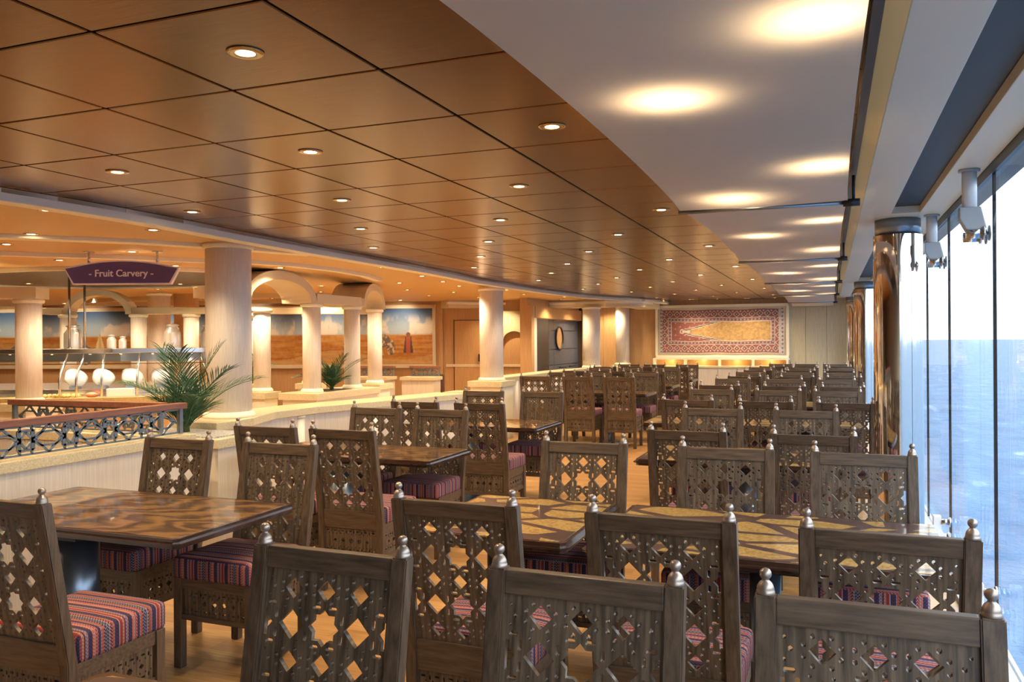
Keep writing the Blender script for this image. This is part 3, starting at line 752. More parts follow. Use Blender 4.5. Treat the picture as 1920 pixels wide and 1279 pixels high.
cl = [(-4.75, 3.9), (-5.9, 4.7), (-4.85, 4.9), (-4.75, 6.94), (-4.9, 8.47), (-5.1, 9.85), (-5.3, 10.9), (-6.0, 10.86), (-5.5, 11.9), (-5.2, 13.2), (-5.4, 14.6), (-5.0, 15.9), (-6.3, 13.4), (-6.7, 12.4), (-6.6, 15.2), (-7.2, 14.2), (-6.6, 16.3), (-5.35, 16.75), (-5.25, 18.4), (-4.95, 19.1),  # lamps ending this row are added to brighten the niche and lift wall
      (-6.2, 6.0), (-6.7, 5.1), (-7.5, 6.3), (-6.9, 7.3), (-7.9, 7.4), (-8.8, 6.4), (-9.2, 5.6), (-6.0, 8.0), (-6.9, 8.7), (-7.6, 9.7), (-8.4, 10.3), (-7.4, 10.9), (-9.2, 10.9), (-10.2, 10.4), (-8.3, 12.2), (-9.6, 12.3), (-8.9, 13.9), (-10.4, 13.6), (-11.4, 9.2), (-12.2, 11.0), (-12.0, 13.4), (-13.6, 12.2), (-13.4, 9.8), (-14.9, 11.2), (-15.8, 12.8), (-10.4, 5.2), (-12.4, 6.8), (-17.2, 11.6), (-9.6, 8.9), (-10.6, 8.4), (-8.8, 9.4), (-10.6, 7.3),  # lamps ending this row are added to brighten the inner arcade columns
      (-5.2, 1.5), (-7.2, 1.8), (-5.6, 2.9)]
for x, y in cl:
    inside = ((x + 9.0) / 2.24) ** 2 + ((y - 8.3) / 1.5) ** 2 < 1
    downlight(x, y, 2.415 if inside else 2.435, 'small downlight in the cream ceiling around the buffet', 'downlights in the cream ceiling', CREAM_W, 'cream_spot')
# picture lamps washing the painted boards and the rug
wd = bpy.data.lights.new('wall_washer', 'SPOT'); wd.energy = 24; wd.spot_size = R(120); wd.spot_blend = 0.8; wd.color = (1, 0.84, 0.62); wd.shadow_soft_size = 0.06
for x, y, tx, ty in [(-8.6, 15.6, -8.9, 16.1), (-10.2, 15.0, -10.5, 15.6), (-12.0, 14.4, -12.3, 15.1), (-13.8, 13.9, -14.1, 14.6), (-15.8, 13.4, -16.1, 14.1), (-17.8, 12.9, -18.0, 13.6)]:
    g = empty('wall_washer', (x, y, 2.425)); tag(g, 'small lamp in the ceiling washing the painted boards', 'ceiling light', 'lamps washing the painted boards')
    link('lamp_ring', lm_ring, g); link('lamp_face', lm_face, g)
    o = bpy.data.objects.new('lamp', wd); COL.objects.link(o); o.parent = g; o.location = (0, 0, -0.02)
    o.rotation_euler = Vector((tx - x, ty - y, -0.75)).to_track_quat('-Z', 'Y').to_euler()
for i in range(5):
    g = empty('rug_lamp', (-3.6 + 0.62 * i, 18.95, ZC - 0.005)); tag(g, 'small lamp in the ceiling edge above the hanging rug', 'ceiling light', 'lamps above the hanging rug')
    link('lamp_ring', lm_ring, g); link('lamp_face', lm_face, g)
    o = bpy.data.objects.new('lamp', spot('rug_spot', 10.0, R(120))); COL.objects.link(o); o.parent = g; o.location = (0, 0, -0.012)

# ================================================================== CHAIRS
def fret(name, w, h, holes, th):
    """thin board w x h with real cut-out holes (local x, z; y = thickness)"""
    cu = bpy.data.curves.new(name, 'CURVE'); cu.dimensions = '2D'; cu.fill_mode = 'BOTH'; cu.extrude = th / 2
    def spl(pts):
        s = cu.splines.new('POLY'); s.points.add(len(pts) - 1)
        for p, q in zip(s.points, pts): p.co = (q[0], q[1], 0, 1)
        s.use_cyclic_u = True
    spl([(-w / 2, -h / 2), (w / 2, -h / 2), (w / 2, h / 2), (-w / 2, h / 2)])
    for q in holes: spl(q)
    ob = bpy.data.objects.new(name, cu)
    me = bpy.data.meshes.new_from_object(ob)
    me.name = name
    bpy.data.objects.remove(ob); bpy.data.curves.remove(cu)
    co = np.zeros(len(me.vertices) * 3); me.vertices.foreach_get('co', co); co = co.reshape(-1, 3)
    co = np.stack([co[:, 0], -co[:, 2], co[:, 1]], 1)
    me.vertices.foreach_set('co', co.ravel()); me.update()
    return me
def dia(x, z, a): return [(x - a, z), (x, z - a), (x + a, z), (x, z + a)]
def dot(x, z, r): return [(x + r * math.cos(R(30 + 60 * i)), z + r * 1.15 * math.sin(R(30 + 60 * i))) for i in range(6)]
def slot(x, z, a, c_):
    k = min(a, c_) * 0.55
    return [(x - a, z - c_ + k), (x - a + k, z - c_), (x + a - k, z - c_), (x + a, z - c_ + k), (x + a, z + c_ - k), (x + a - k, z + c_), (x - a + k, z + c_), (x - a, z + c_ - k)]
def star(x, z, ro, ri):
    return [(x + (ro if i % 2 == 0 else ri) * math.cos(R(22.5 * i)), z + (ro if i % 2 == 0 else ri) * math.sin(R(22.5 * i))) for i in range(16)]
holes = []
for r_i in range(5):
    z = 0.18 - 0.09 * r_i
    if r_i % 2 == 0:
        for x in (-0.098, 0, 0.098):
            holes.append(dia(x, z, 0.0270))
            for sx in (-1, 1):
                for sz in (-1, 1):
                    holes.append(dot(x + sx * 0.0185, z + sz * 0.0290, 0.0056))
                    holes.append(dot(x + sx * 0.0360, z + sz * 0.0115, 0.0056))
        for sx in (-1, 1):
            holes.append(dot(sx * 0.160, z, 0.0055)); holes.append(dot(sx * 0.172, z + 0.022, 0.004)); holes.append(dot(sx * 0.172, z - 0.022, 0.004))
    else:
        for x in (-0.098, 0.098): holes.append(dia(x, z, 0.0375))
        holes.append(star(0, z, 0.0455, 0.0345))
        for sx in (-1, 1):
            hs = [(sx * 0.181, z - 0.033), (sx * 0.181, z + 0.033), (sx * 0.171, z + 0.033), (sx * 0.171, z + 0.014), (sx * 0.158, z), (sx * 0.171, z - 0.014), (sx * 0.171, z - 0.033)]
            holes.append(hs)
            for sz in (-1, 1):
                holes.append(slot(sx * 0.0240, z + sz * 0.0480, 0.0120, 0.0050))
                holes.append(slot(sx * 0.0530, z + sz * 0.0240, 0.0050, 0.0120))
                holes.append(slot(sx * 0.1460, z + sz * 0.0240, 0.0050, 0.0120))
                holes.append(slot(sx * 0.1620, z + sz * 0.0480, 0.0120, 0.0052))
                holes.append(dot(sx * 0.076, z + sz * 0.0415, 0.0044)); holes.append(dot(sx * 0.122, z + sz * 0.0415, 0.0044))
ME_back = fret('back_panel', 0.378, 0.452, holes, 0.014)
def small_holes(w, h):
    H = [dia(0, 0, 0.019)]
    n_ = int(w / 2 / 0.058)
    for i in range(1, n_ + 1):
        for s in (-1, 1):
            x = s * 0.058 * i
            if x > w / 2 - 0.02 or x < -w / 2 + 0.02: continue
            H += [dia(x, 0, 0.012)] if i % 2 == 0 else [star(x, 0, 0.016, 0.011)]
    k = -n_
    x = -w / 2 + 0.018; i = 0
    while x < w / 2 - 0.015:
        for s in (-1, 1):
            zz_ = s * (h / 2 - 0.020)
            H += [slot(x, zz_, 0.0095, 0.004)] if i % 2 == 0 else [slot(x, zz_ - s * 0.004, 0.004, 0.0085)]
            H.append(dot(x + 0.012, s * (h / 2 - 0.037), 0.0035))
        x += 0.0275; i += 1
    return H
ME_rear = fret('rear_fret', 0.378, 0.155, small_holes(0.378, 0.155), 0.012)
ME_front = fret('front_fret', 0.378, 0.125, small_holes(0.378, 0.125), 0.012)
ME_side = fret('side_fret', 0.340, 0.125, small_holes(0.340, 0.125), 0.012)

def yb(z): return 0.10 if z <= 0.45 else 0.10 - (z - 0.45) / 0.58 * 0.10
def lean(me, zoff):
    for v in me.vertices:
        v.co.z += zoff; v.co.y += yb(v.co.z)
    me.update(); return me
lean(ME_back, 0.746); lean(ME_rear, 0.3275)
def leaned_box(x0, x1, t0, t1, z0, z1, name, bevel=0.003):
    mb = MB().box(x0, x1, t0, t1, z0, z1); mb.v = [(x, y + yb(z), z) for x, y, z in mb.v]
    return mb.mesh(name, bevel, 2)
def post_mesh(s):
    mb = MB(); vs = []; x = s * 0.21
    for z, a in ((0, 0.022), (0.30, 0.022), (0.45, 0.0225), (1.028, 0.022)):
        y = yb(z)
        vs += [(x - a, y - 0.021, z), (x + a, y - 0.021, z), (x + a, y + 0.021, z), (x - a, y + 0.021, z)]
    fs = [(3, 2, 1, 0), (12, 13, 14, 15)]
    for k in range(3):
        for i in range(4):
            j = (i + 1) % 4; fs.append((4 * k + i, 4 * k + j, 4 * k + 4 + j, 4 * k + 4 + i))
    mb.add(vs, fs); me = mb.mesh('post')
    bm = bmesh.new(); bm.from_mesh(me)
    ed = [e for e in bm.edges if e.calc_face_angle(0) > 0.7]
    bmesh.ops.bevel(bm, geom=ed, offset=0.0035, segments=2, affect='EDGES'); bm.to_mesh(me); bm.free()
    return me
fin_prof = [(0.0185, 0.0), (0.0195, 0.003), (0.0190, 0.008), (0.0175, 0.010), (0.0180, 0.013), (0.0165, 0.018), (0.0130, 0.0245), (0.0085, 0.0285), (0.0068, 0.0315), (0.0085, 0.0335), (0.0115, 0.037), (0.0128, 0.0425), (0.0118, 0.048), (0.0085, 0.0525), (0.0035, 0.0548), (0.0001, 0.0552)]
ME_fin = MB().lathe(fin_prof, n=20).mesh('finial'); ME_fin.materials.append(M['finial'])
def cushion_mesh():
    N = 14; a, c_ = 0.226, 0.208; vs = []; rows = []
    prof = [(0.985, 0.0), (1.0, 0.012), (1.0, 0.080), (0.985, 0.094), (0.94, 0.101), (0.80, 0.105), (0.45, 0.1085), (0.0, 0.1095)]
    ring = []
    K = 8; rc = 0.022
    for cx, cy, a0 in ((1, 1, 0), (-1, 1, 90), (-1, -1, 180), (1, -1, 270)):
        for i in range(4):
            t = R(a0 + 30 * i); ring.append((cx * (a - rc) + rc * math.cos(t), cy * (c_ - rc) + rc * math.sin(t)))
        nx_, ny_ = {(1, 1): (-1, 1), (-1, 1): (-1, -1), (-1, -1): (1, -1), (1, -1): (1, 1)}[(cx, cy)]
        p = ring[-1]; q = (nx_ * (a - rc) + rc * math.cos(R(a0 + 90)), ny_ * (c_ - rc) + rc * math.sin(R(a0 + 90)))
        for i in range(1, 5): ring.append((p[0] + (q[0] - p[0]) * i / 5, p[1] + (q[1] - p[1]) * i / 5))
    n_ = len(ring); mb = MB(); fs = []
    for s, z in prof:
        for x, y in ring: vs.append((x * s, y * s + 0.334, 0.441 + z))
    for j in range(len(prof) - 1):
        for i in range(n_):
            k = (i + 1) % n_; fs.append((j * n_ + i, j * n_ + k, (j + 1) * n_ + k, (j + 1) * n_ + i))
    fs.append(tuple(range(n_))[::-1])
    me = mb.add(vs, fs, True).mesh('seat_cushion')
    uvl = me.uv_layers.new(name='UVMap')
    for p in me.polygons:
        nn = p.normal
        for li in p.loop_indices:
            v = me.vertices[me.loops[li].vertex_index].co
            if abs(nn.z) > 0.6: uvl.data[li].uv = (v.y * 1.0, v.x)
            elif abs(nn.x) > abs(nn.y): uvl.data[li].uv = (v.y * 1.0, v.z)
            else: uvl.data[li].uv = (v.x * 1.0, v.z)
    me.materials.append(M['kilim'])
    return me
def make_chair():
    g = empty('dining_chair')
    for s in (-1, 1):
        p = link('post', post_mesh(s), g, M['chair'])
        f = link('finial', ME_fin, p); f.location = (s * 0.21, 0.0, 1.027)
        MB().box(s * 0.21 - 0.021, s * 0.21 + 0.021, 0.482, 0.524, 0, 0.44).build('front_leg', M['chair'], g, 0.003)
        MB().box(s * 0.21 - 0.012, s * 0.21 + 0.012, 0.121, 0.482, 0.386, 0.44).build('side_rail', M['chair_h'], g, 0.002)
        o = link('side_fret', ME_side, g, M['chair_p']); o.location = (s * 0.21, 0.302, 0.3235); o.rotation_euler = (0, 0, math.pi / 2)
        MB().box(s * 0.21 - 0.012, s * 0.21 + 0.012, 0.121, 0.482, 0.236, 0.261).build('side_stretcher', M['chair_h'], g, 0.002)
    link('top_rail', leaned_box(-0.188, 0.188, -0.015, 0.015, 0.972, 1.026, 'top_rail'), g, M['chair_h'])
    link('back_panel', ME_back, g, M['chair_p'])
    link('lower_rail', leaned_box(-0.188, 0.188, -0.014, 0.014, 0.405, 0.520, 'lower_rail'), g, M['chair_h'])
    link('rear_fret', ME_rear, g, M['chair_p'])
    link('rear_stretcher', leaned_box(-0.188, 0.188, -0.012, 0.012, 0.225, 0.250, 'rear_stretcher', 0.002), g, M['chair_h'])
    MB().box(-0.189, 0.189, 0.495, 0.519, 0.386, 0.44).build('front_rail', M['chair_h'], g, 0.002)
    o = link('front_fret', ME_front, g, M['chair_p']); o.location = (0, 0.505, 0.3235)
    MB().box(-0.189, 0.189, 0.495, 0.519, 0.236, 0.261).build('front_stretcher', M['chair_h'], g, 0.002)
    MB().box(-0.19, 0.19, 0.115, 0.495, 0.425, 0.4405).build('seat_board', M['chair_h'], g)
    link('seat_cushion', cushion_mesh(), g)
    return g
proto = make_chair(); used = [False]
ORD = ['nearest', 'second', 'third', 'fourth', 'fifth', 'sixth', 'seventh', 'eighth']
def chair(x, y, face, label, group):
    if used[0]: g = copy_tree(proto)
    else: g = proto; used[0] = True
    g.location = (x, y, 0); g.rotation_euler = (0, 0, (0 if face == 'A' else math.pi) + random.uniform(-0.012, 0.012))
    tag(g, label, 'chair', group)
random.seed(4)
RK = ['first', 'second', 'third', 'fourth', 'fifth', 'sixth', 'seventh', 'eighth']
# window block: rows counted from the hanging rug (row 1 is at the rug)
winrows = [(None, 1.82, None, [-1.21, -0.53, 0.08]),
           (2.50, 4.175, [-1.18, -0.49, 0.145], [-1.21, -0.485, 0.14]),
           (4.88, 6.50, [-0.79, -0.09], [-0.85, -0.17]),
           (7.35, 8.92, [-1.18, -0.52, 0.12], [-1.18, -0.50, 0.07]),
           (9.75, 11.40, [-1.195, -0.48, 0.13], [-1.22, -0.56, 0.08]),
           (12.15, 13.75, [-1.14, -0.43, 0.18], [-1.19, -0.50, 0.13]),
           (14.50, 15.95, [-1.14, -0.45, 0.17], [-1.18, -0.42, 0.20]),
           (16.60, 18.20, [-1.04, -0.45, 0.15], [-0.97, -0.45, 0.10])]
nR = len(winrows)
for i, (ya, yt, xa, xt) in enumerate(winrows):
    rk = RK[nR - 1 - i]
    for y, X, f in ((ya, xa, 'A'), (yt, xt, 'T')):
        if y is None: continue
        names = ['aisle', 'middle', 'window'] if len(X) == 3 else ['aisle', 'window']
        for x, nm in zip(X, names):
            chair(x, y, f, 'carved chair %s the rug, %s place, %s window row from rug' % ('facing' if f == 'A' else 'with its back to', nm, rk), 'carved chairs at the window tables')
# inner block near the booth wall: rows counted from the booth rail
for i, (ya, yt, xa, xt) in enumerate([(2.01, 3.625, [-2.69], [-3.41, -2.725]), (4.30, 5.80, [-3.35, -2.78], [-3.42, -2.84]), (6.45, 8.05, [-3.42, -2.80], [-3.44, -2.78])]):
    for y, X, f in ((ya, xa, 'A'), (yt, xt, 'T')):
        for x in X:
            chair(x, y, f, 'carved chair %s the rug, %s side, %s table beyond booth' % ('facing' if f == 'A' else 'with its back to', 'aisle' if x > -3.1 else 'buffet', RK[i]), 'carved chairs at the veneered tables')
for i, (ya, yt, xa, xt) in enumerate([(11.47, 12.95, [-4.08, -3.42, -2.81], [-4.12, -3.52, -2.76]), (13.58, 15.15, [-4.08, -3.45, -2.78], [-4.05, -3.48, -2.79]), (15.85, 17.35, [-4.16, -3.45, -2.75], [-4.02, -3.46, -2.78])]):
    for y, X, f in ((ya, xa, 'A'), (yt, xt, 'T')):
        for x, nm in zip(X, ('column', 'middle', 'aisle')):
            chair(x, y, f, 'carved chair %s the rug, %s side, %s inner row from rug' % ('facing' if f == 'A' else 'with its back to', nm, RK[2 - i]), 'carved chairs at the far inner tables')

# ================================================================== TABLES
def table(x0, x1, y0, y1, top, pr, label, group, yc):
    w, d = (x1 - x0) / 2, (y1 - y0) / 2
    g = empty('dining_table', ((x0 + x1) / 2, (y0 + y1) / 2, 0)); tag(g, label, 'table', group)
    ch = 0.03
    poly = [(-w + ch, -d), (w - ch, -d), (w, -d + ch), (w, d - ch), (w - ch, d), (-w + ch, d), (-w, d - ch), (-w, -d + ch)]
    me = MB().prism(poly, 0.708, 0.750).mesh('table_top')
    bm = bmesh.new(); bm.from_mesh(me)
    ed = [e for e in bm.edges if abs(e.verts[0].co.z - e.verts[1].co.z) < 1e-5]
    bmesh.ops.bevel(bm, geom=ed, offset=0.017, segments=4, affect='EDGES'); bm.to_mesh(me); bm.free()
    t = link('table_top', me, g, M['table_edge'])
    i_ = 0.034
    MB().prism([(x * (w - i_) / w, y * (d - i_) / d) for x, y in poly], 0.7495, 0.7512).build('inlay', M[top], g)
    n_ = 1
    for k in range(n_):
        px = 0 if n_ == 1 else (-0.40 + 0.80 * k)
        py = yc - (y0 + y1) / 2
        p = MB().lathe([(pr, 0.022), (pr, 0.690)], (px, py, 0), 28).build('pedestal', M['pedestal'], g)
        MB().lathe([(0.17, 0.0), (0.17, 0.008), (0.15, 0.018), (pr + 0.01, 0.026)], (px, py, 0), 32).build('foot_plate', M['pedestal'], p)
        MB().box(px - 0.16, px + 0.16, py - 0.14, py + 0.14, 0.690, 0.708).build('top_plate', M['black_metal'], p)
GW = 'window tables with gold inlay'
table(-1.71, -0.98, 0.75, 1.56, 'inlay', 0.05, 'small square gold-inlaid table, the one furthest from the rug', GW, 1.05)
table(-0.93, 0.45, 0.75, 1.56, 'inlay', 0.06, 'long gold-inlaid table by the glass, the one furthest from the rug', GW, 1.05)
yrows = [(3.13, 4.03), (5.52, 6.38), (7.95, 8.79), (10.38, 11.26), (12.76, 13.62), (15.06, 15.82), (17.2, 18.06)]
for i, (a, c_) in enumerate(yrows):
    yc = (winrows[i + 1][0] + winrows[i + 1][1]) / 2
    rk = RK[len(yrows) - 1 - i]
    if i == 1:
        table(-1.26, 0.24, a, c_, 'inlay', 0.06, 'gold-inlaid table for four beside the first mirrored pillar', GW, yc)
    else:
        table(-1.74, -0.98, a, c_, 'inlay', 0.05, 'small square gold-inlaid table by the aisle, %s window row from the rug' % rk, GW, yc)
        table(-0.93, 0.45, a, c_, 'inlay', 0.06, 'long gold-inlaid table by the glass, %s window row from the rug' % rk, GW, yc)
GV = 'veneered tables'
for i, (a, c_, yc) in enumerate([(2.65, 3.49, 2.82), (4.95, 5.68, 5.05), (7.12, 7.93, 7.25)]):
    table(-4.02, -2.51, a, c_, 'veneer', 0.10, 'brown figured-veneer table, %s beyond the booth rail' % RK[i], GV, yc)
for i, (a, c_, yc) in enumerate([(12.08, 12.84, 12.21), (14.2, 15.0, 14.365), (16.45, 17.2, 16.6)]):
    table(-4.42, -3.82, a, c_, 'veneer', 0.045, 'small veneered table by the low curved wall, %s far inner row from the rug' % RK[2 - i], GV, yc)
    table(-3.76, -2.52, a, c_, 'veneer', 0.045, 'long veneered table by the aisle, %s far inner row from the rug' % RK[2 - i], GV, yc)

# ================================================================== BUFFET SIDE
def cap_wall(name, pts, w, h, mat, capmat, over=0.04, capt=0.06, label=None, cat='low wall', flip=1, group=None):
    """low wall following a plan polyline with a stone cap"""
    g = empty(name, (0, 0, 0)); tag(g, label, cat, group)
    ribbon(pts, w, 0.0, h - capt, flip).build('wall_body', mat, g)
    P = [Vector(p) for p in pts]; Q = []
    for i, p in enumerate(P):
        d = (P[min(i + 1, len(P) - 1)] - P[max(i - 1, 0)]).normalized(); e = Vector((0, 0))
        if i == 0: e = -d * over
        if i == len(P) - 1: e = d * over
        Q.append(tuple(p + Vector((d.y, -d.x)) * over * flip + e))
    ribbon(Q, w + 2 * over, h - capt, h, flip).build('cap', capmat, g, 0.006)
    return g
def lattice_rail(g, p, q, z0, z1, pitch=0.29):
    p = Vector((*p, 0)); q = Vector((*q, 0)); d = (q - p); L = d.length; d.normalize(); e = Vector((-d.y, d.x, 0))
    MB().bar(p - d * 0.02 + Vector((0, 0, z1 + 0.016)), q + d * 0.02 + Vector((0, 0, z1 + 0.016)), 0.075, 0.042).build('handrail', M['rail_wood'], g, 0.005)
    for s in (0.015, L - 0.015):
        MB().bar(p + d * s + Vector((0, 0, z0)), p + d * s + Vector((0, 0, z1)), 0.03, 0.03).build('rail_post', M['lattice'], g)
    mb = MB(); h = (z1 - z0 - 0.02); zc = (z0 + z1) / 2; t = 0.013
    pt = lambda s, z: p + d * s + Vector((0, 0, zc + z))
    seg = lambda a, c_: mb.bar(pt(*a), pt(*c_), 0.010, t)
    seg((0, -h / 2), (L, -h / 2)); seg((0, h / 2), (L, h / 2))
    n = max(1, round((L - 0.06) / pitch)); pw = (L - 0.06) / n
    for i in range(n):
        c0 = 0.03 + pw * (i + 0.5); a = h * 0.50; k = pw * 0.30
        for sx in (-1, 1):
            for sz in (-1, 1):
                seg((c0, sz * a), (c0 + sx * k, 0))
                seg((c0 + sx * pw * 0.17, sz * h * 0.24), (c0 + sx * pw * 0.40, 0))
        for sz in (-1, 1): seg((c0 - pw * 0.17, sz * h * 0.24), (c0 + pw * 0.17, sz * h * 0.24))
    for i in range(1, n):
        x = 0.03 + pw * i; w_ = pw * 0.13; q_ = pw * 0.17
        for sx in (-1, 1):
            seg((x + sx * w_, -h / 2), (x + sx * w_, h / 2))
            seg((x + sx * q_, -h * 0.34), (x + sx * q_, h * 0.34))
            seg((x - q_ * 1.0, sx * h * 0.34), (x + q_ * 1.0, sx * h * 0.34))
            for sz in (-1, 1): seg((x, sz * h * 0.30), (x + sx * q_ * 0.9, 0))
    mb.build('lattice', M['lattice'], g)

# booth with the lattice rail behind the first veneered table
bw = cap_wall('booth_wall', [(-4.30, 0.6), (-4.30, 4.70)], 0.22, 0.905, M['whitewash'], M['stone'], 0.02, 0.065, 'whitewashed booth half wall with a lattice rail beside the first veneered table')
lattice_rail(bw, (-4.36, 0.7), (-4.36, 4.66), 0.910, 1.095)
bw2 = cap_wall('booth_wall', [(-4.54, 4.68), (-6.0, 4.62)], 0.16, 0.905, M['whitewash'], M['stone'], 0.01, 0.065, 'end wall of the booth with a red handrail below the palm')
lattice_rail(bw2, (-4.5, 4.62), (-5.95, 4.58), 0.910, 1.095)
for x, lb in ((-5.75, 'dark patterned booth bench against the far booth side'), ):
    g = empty('booth_bench', (x, 3.2, 0)); tag(g, lb, 'bench')
    MB().box(-0.25, 0.25, -1.3, 1.2, 0.0, 0.36).build('bench_base', M['maple'], g)
    MB().box(-0.25, 0.30, -1.3, 1.2, 0.36, 0.47).build('seat_cushion', M['bench'], g, 0.03)
    MB().box(-0.30, -0.18, -1.3, 1.2, 0.47, 0.86).build('back_cushion', M['bench'], g, 0.03)
# gravel planter, curved low wall, end block
cap_wall('planter', [(-4.26, 4.92), (-4.26, 5.40)], 0.95, 0.84, M['whitewash'], M['stone'], 0.02, 0.07, 'cream stone planter topped with grey pebbles at the booth end', 'planter')
pe = MB().box(-5.15, -4.32, 4.96, 5.38, 0.84, 0.852).build('pebble_bed', M['pebble']); tag(pe, 'bed of small grey pebbles on the planter', 'pebbles', kind='stuff')
lw1 = [(-4.73, 5.445), (-4.73, 5.60), (-4.76, 5.90), (-4.96, 6.45), (-4.92, 7.1), (-4.78, 7.6), (-4.52, 8.5), (-4.32, 9.4)]
w1 = cap_wall('low_wall', lw1, 0.40, 0.90, M['whitewash'], M['stone'], 0.04, 0.07, 'curved whitewashed low wall with a cream cap beside the inner tables')
for x, y in ((-5.00, 6.9), (-4.755, 7.9), (-4.54, 8.7)):
    MB().lathe([(0.065, 0.0), (0.065, 0.828)], (x + 0.03, y, 0), 20).build('half_column', M['column'], w1)
    MB().lathe([(0.070, 0.80), (0.070, 0.828)], (x + 0.03, y, 0), 20).build('half_column_collar', M['cornice'], w1)
cap_wall('end_block', [(-4.22, 9.60), (-4.22, 9.96)], 0.42, 0.90, M['stone'], M['stone'], 0.03, 0.07, 'square cream stone block ending the curved low wall', 'stone block')
lw2 = [(-5.02, 12.55), (-5.00, 13.6), (-4.98, 14.6), (-4.95, 15.6), (-4.86, 16.5), (-4.80, 16.90)]
w2 = cap_wall('low_wall', lw2, 0.32, 0.95, M['whitewash'], M['stone'], 0.04, 0.07, 'long low cream wall between two round columns beside the far inner tables')
for x, y in ((-5.045, 12.75), (-5.04, 13.15), (-5.03, 13.7), (-5.015, 14.4), (-4.995, 15.2), (-4.94, 16.0)):
    MB().lathe([(0.065, 0.0), (0.065, 0.878)], (x, y, 0), 20).build('half_column', M['column'], w2)
lw3 = [(-4.50, 17.54), (-4.3, 18.2), (-4.2, 19.0)]
cap_wall('low_wall', lw3, 0.3, 0.95, M['whitewash'], M['stone'], 0.04, 0.07, 'short low cream wall between the last column and the rug wall')

def column(x, y, r, z0, z1, label, ped=None, group='round columns'):
    g = empty('column', (x, y, 0)); tag(g, label, 'column', group)
    MB().lathe([(r, z0 + 0.05), (r, z1 - 0.045)], n=40).build('shaft', M['column'], g)
    MB().lathe([(r, z1 - 0.05), (r + 0.02, z1 - 0.045), (r + 0.028, z1 - 0.02), (r + 0.02, z1)], n=40).build('capital', M['cornice'], g)
    MB().lathe([(r + 0.028, z0), (r + 0.028, z0 + 0.025), (r + 0.012, z0 + 0.05), (r, z0 + 0.055)], n=40).build('base_ring', M['cornice'], g)
    if ped:
        pd = MB().box(-ped, ped, -ped, ped, 0.0, z0 - 0.09).build('plinth', M['cornice'], g)
        MB().box(-ped - 0.035, ped + 0.035, -ped - 0.035, ped + 0.035, z0 - 0.09, z0).build('plinth_cap', M['stone'], g, 0.006)
        MB().box(-ped * 0.6, ped * 0.6, -ped - 0.012, -ped, 0.15, z0 - 0.22).build('plinth_panel', M['cream'], pd)
    return g
column(-4.98, 5.90, 0.196, 0.90, 2.436, 'thick round column rising behind the big palm', None)
column(-5.05, 12.15, 0.19, 0.92, 2.40, 'thick round column on a square stone plinth at the low wall gap', 0.26)
column(-4.82, 17.25, 0.185, 0.95, 2.272, 'thick round column in front of the lift wall', 0.24)
column(-4.66, 19.45, 0.165, 0.95, 2.436, 'half-sunk round column at the far maple wall', 0.2)

column(-11.04, 11.28, 0.19, 0.0, 2.434, 'thick round column standing before the painted boards behind the buffet', None)
struct('wall_inner', MB().box(-0.19, 0.19, -0.1, 0.1, 0.0, 2.434), M['maple'])
bpy.data.objects['wall_inner'].location = (-10.86, 11.75, 0); bpy.data.objects['wall_inner'].rotation_euler = (0, 0, 0.37)

# ---- arcade: columns, lintels and arches
column(-8.38, 6.64, 0.133, 0.90, 2.06, 'slim arcade column standing alone beside the carvery sign', 0.2, 'slim arcade columns')
AX = -6.30
column(AX, 7.55, 0.118, 0.90, 2.06, 'slim arcade column hidden by the thick column', None, 'slim arcade columns')
column(AX, 9.05, 0.118, 0.90, 2.06, 'slim arcade column at the planter corner beside the small palm', None, 'slim arcade columns')
column(AX, 10.02, 0.113, 0.90, 2.06, 'slim arcade column on the far side of the small palm', None, 'slim arcade columns')
column(-6.66, 11.25, 0.113, 0.90, 2.06, 'slim arcade column carrying the last arch foot', 0.17, 'slim arcade columns')
for x, y, lb in ((-7.05, 9.0, 'slim inner arcade column behind the planter corner'), (-7.11, 8.39, 'slim inner arcade column behind the thick column'), (-9.9, 9.7, 'slim inner arcade column carrying the inner arch foot behind the smallest milk cans'), (-9.2, 10.05, 'slim inner arcade column beyond the big lidded milk can'), (-10.9, 9.3, 'slim inner arcade column at the tan tent'),
                 (-7.73, 11.07, 'slim inner arcade column behind the small palm'), (-8.43, 10.575, 'slim inner arcade column at the counter end')):
    column(x, y, 0.113, 0.90, 2.00, lb, 0.14, 'slim arcade columns')
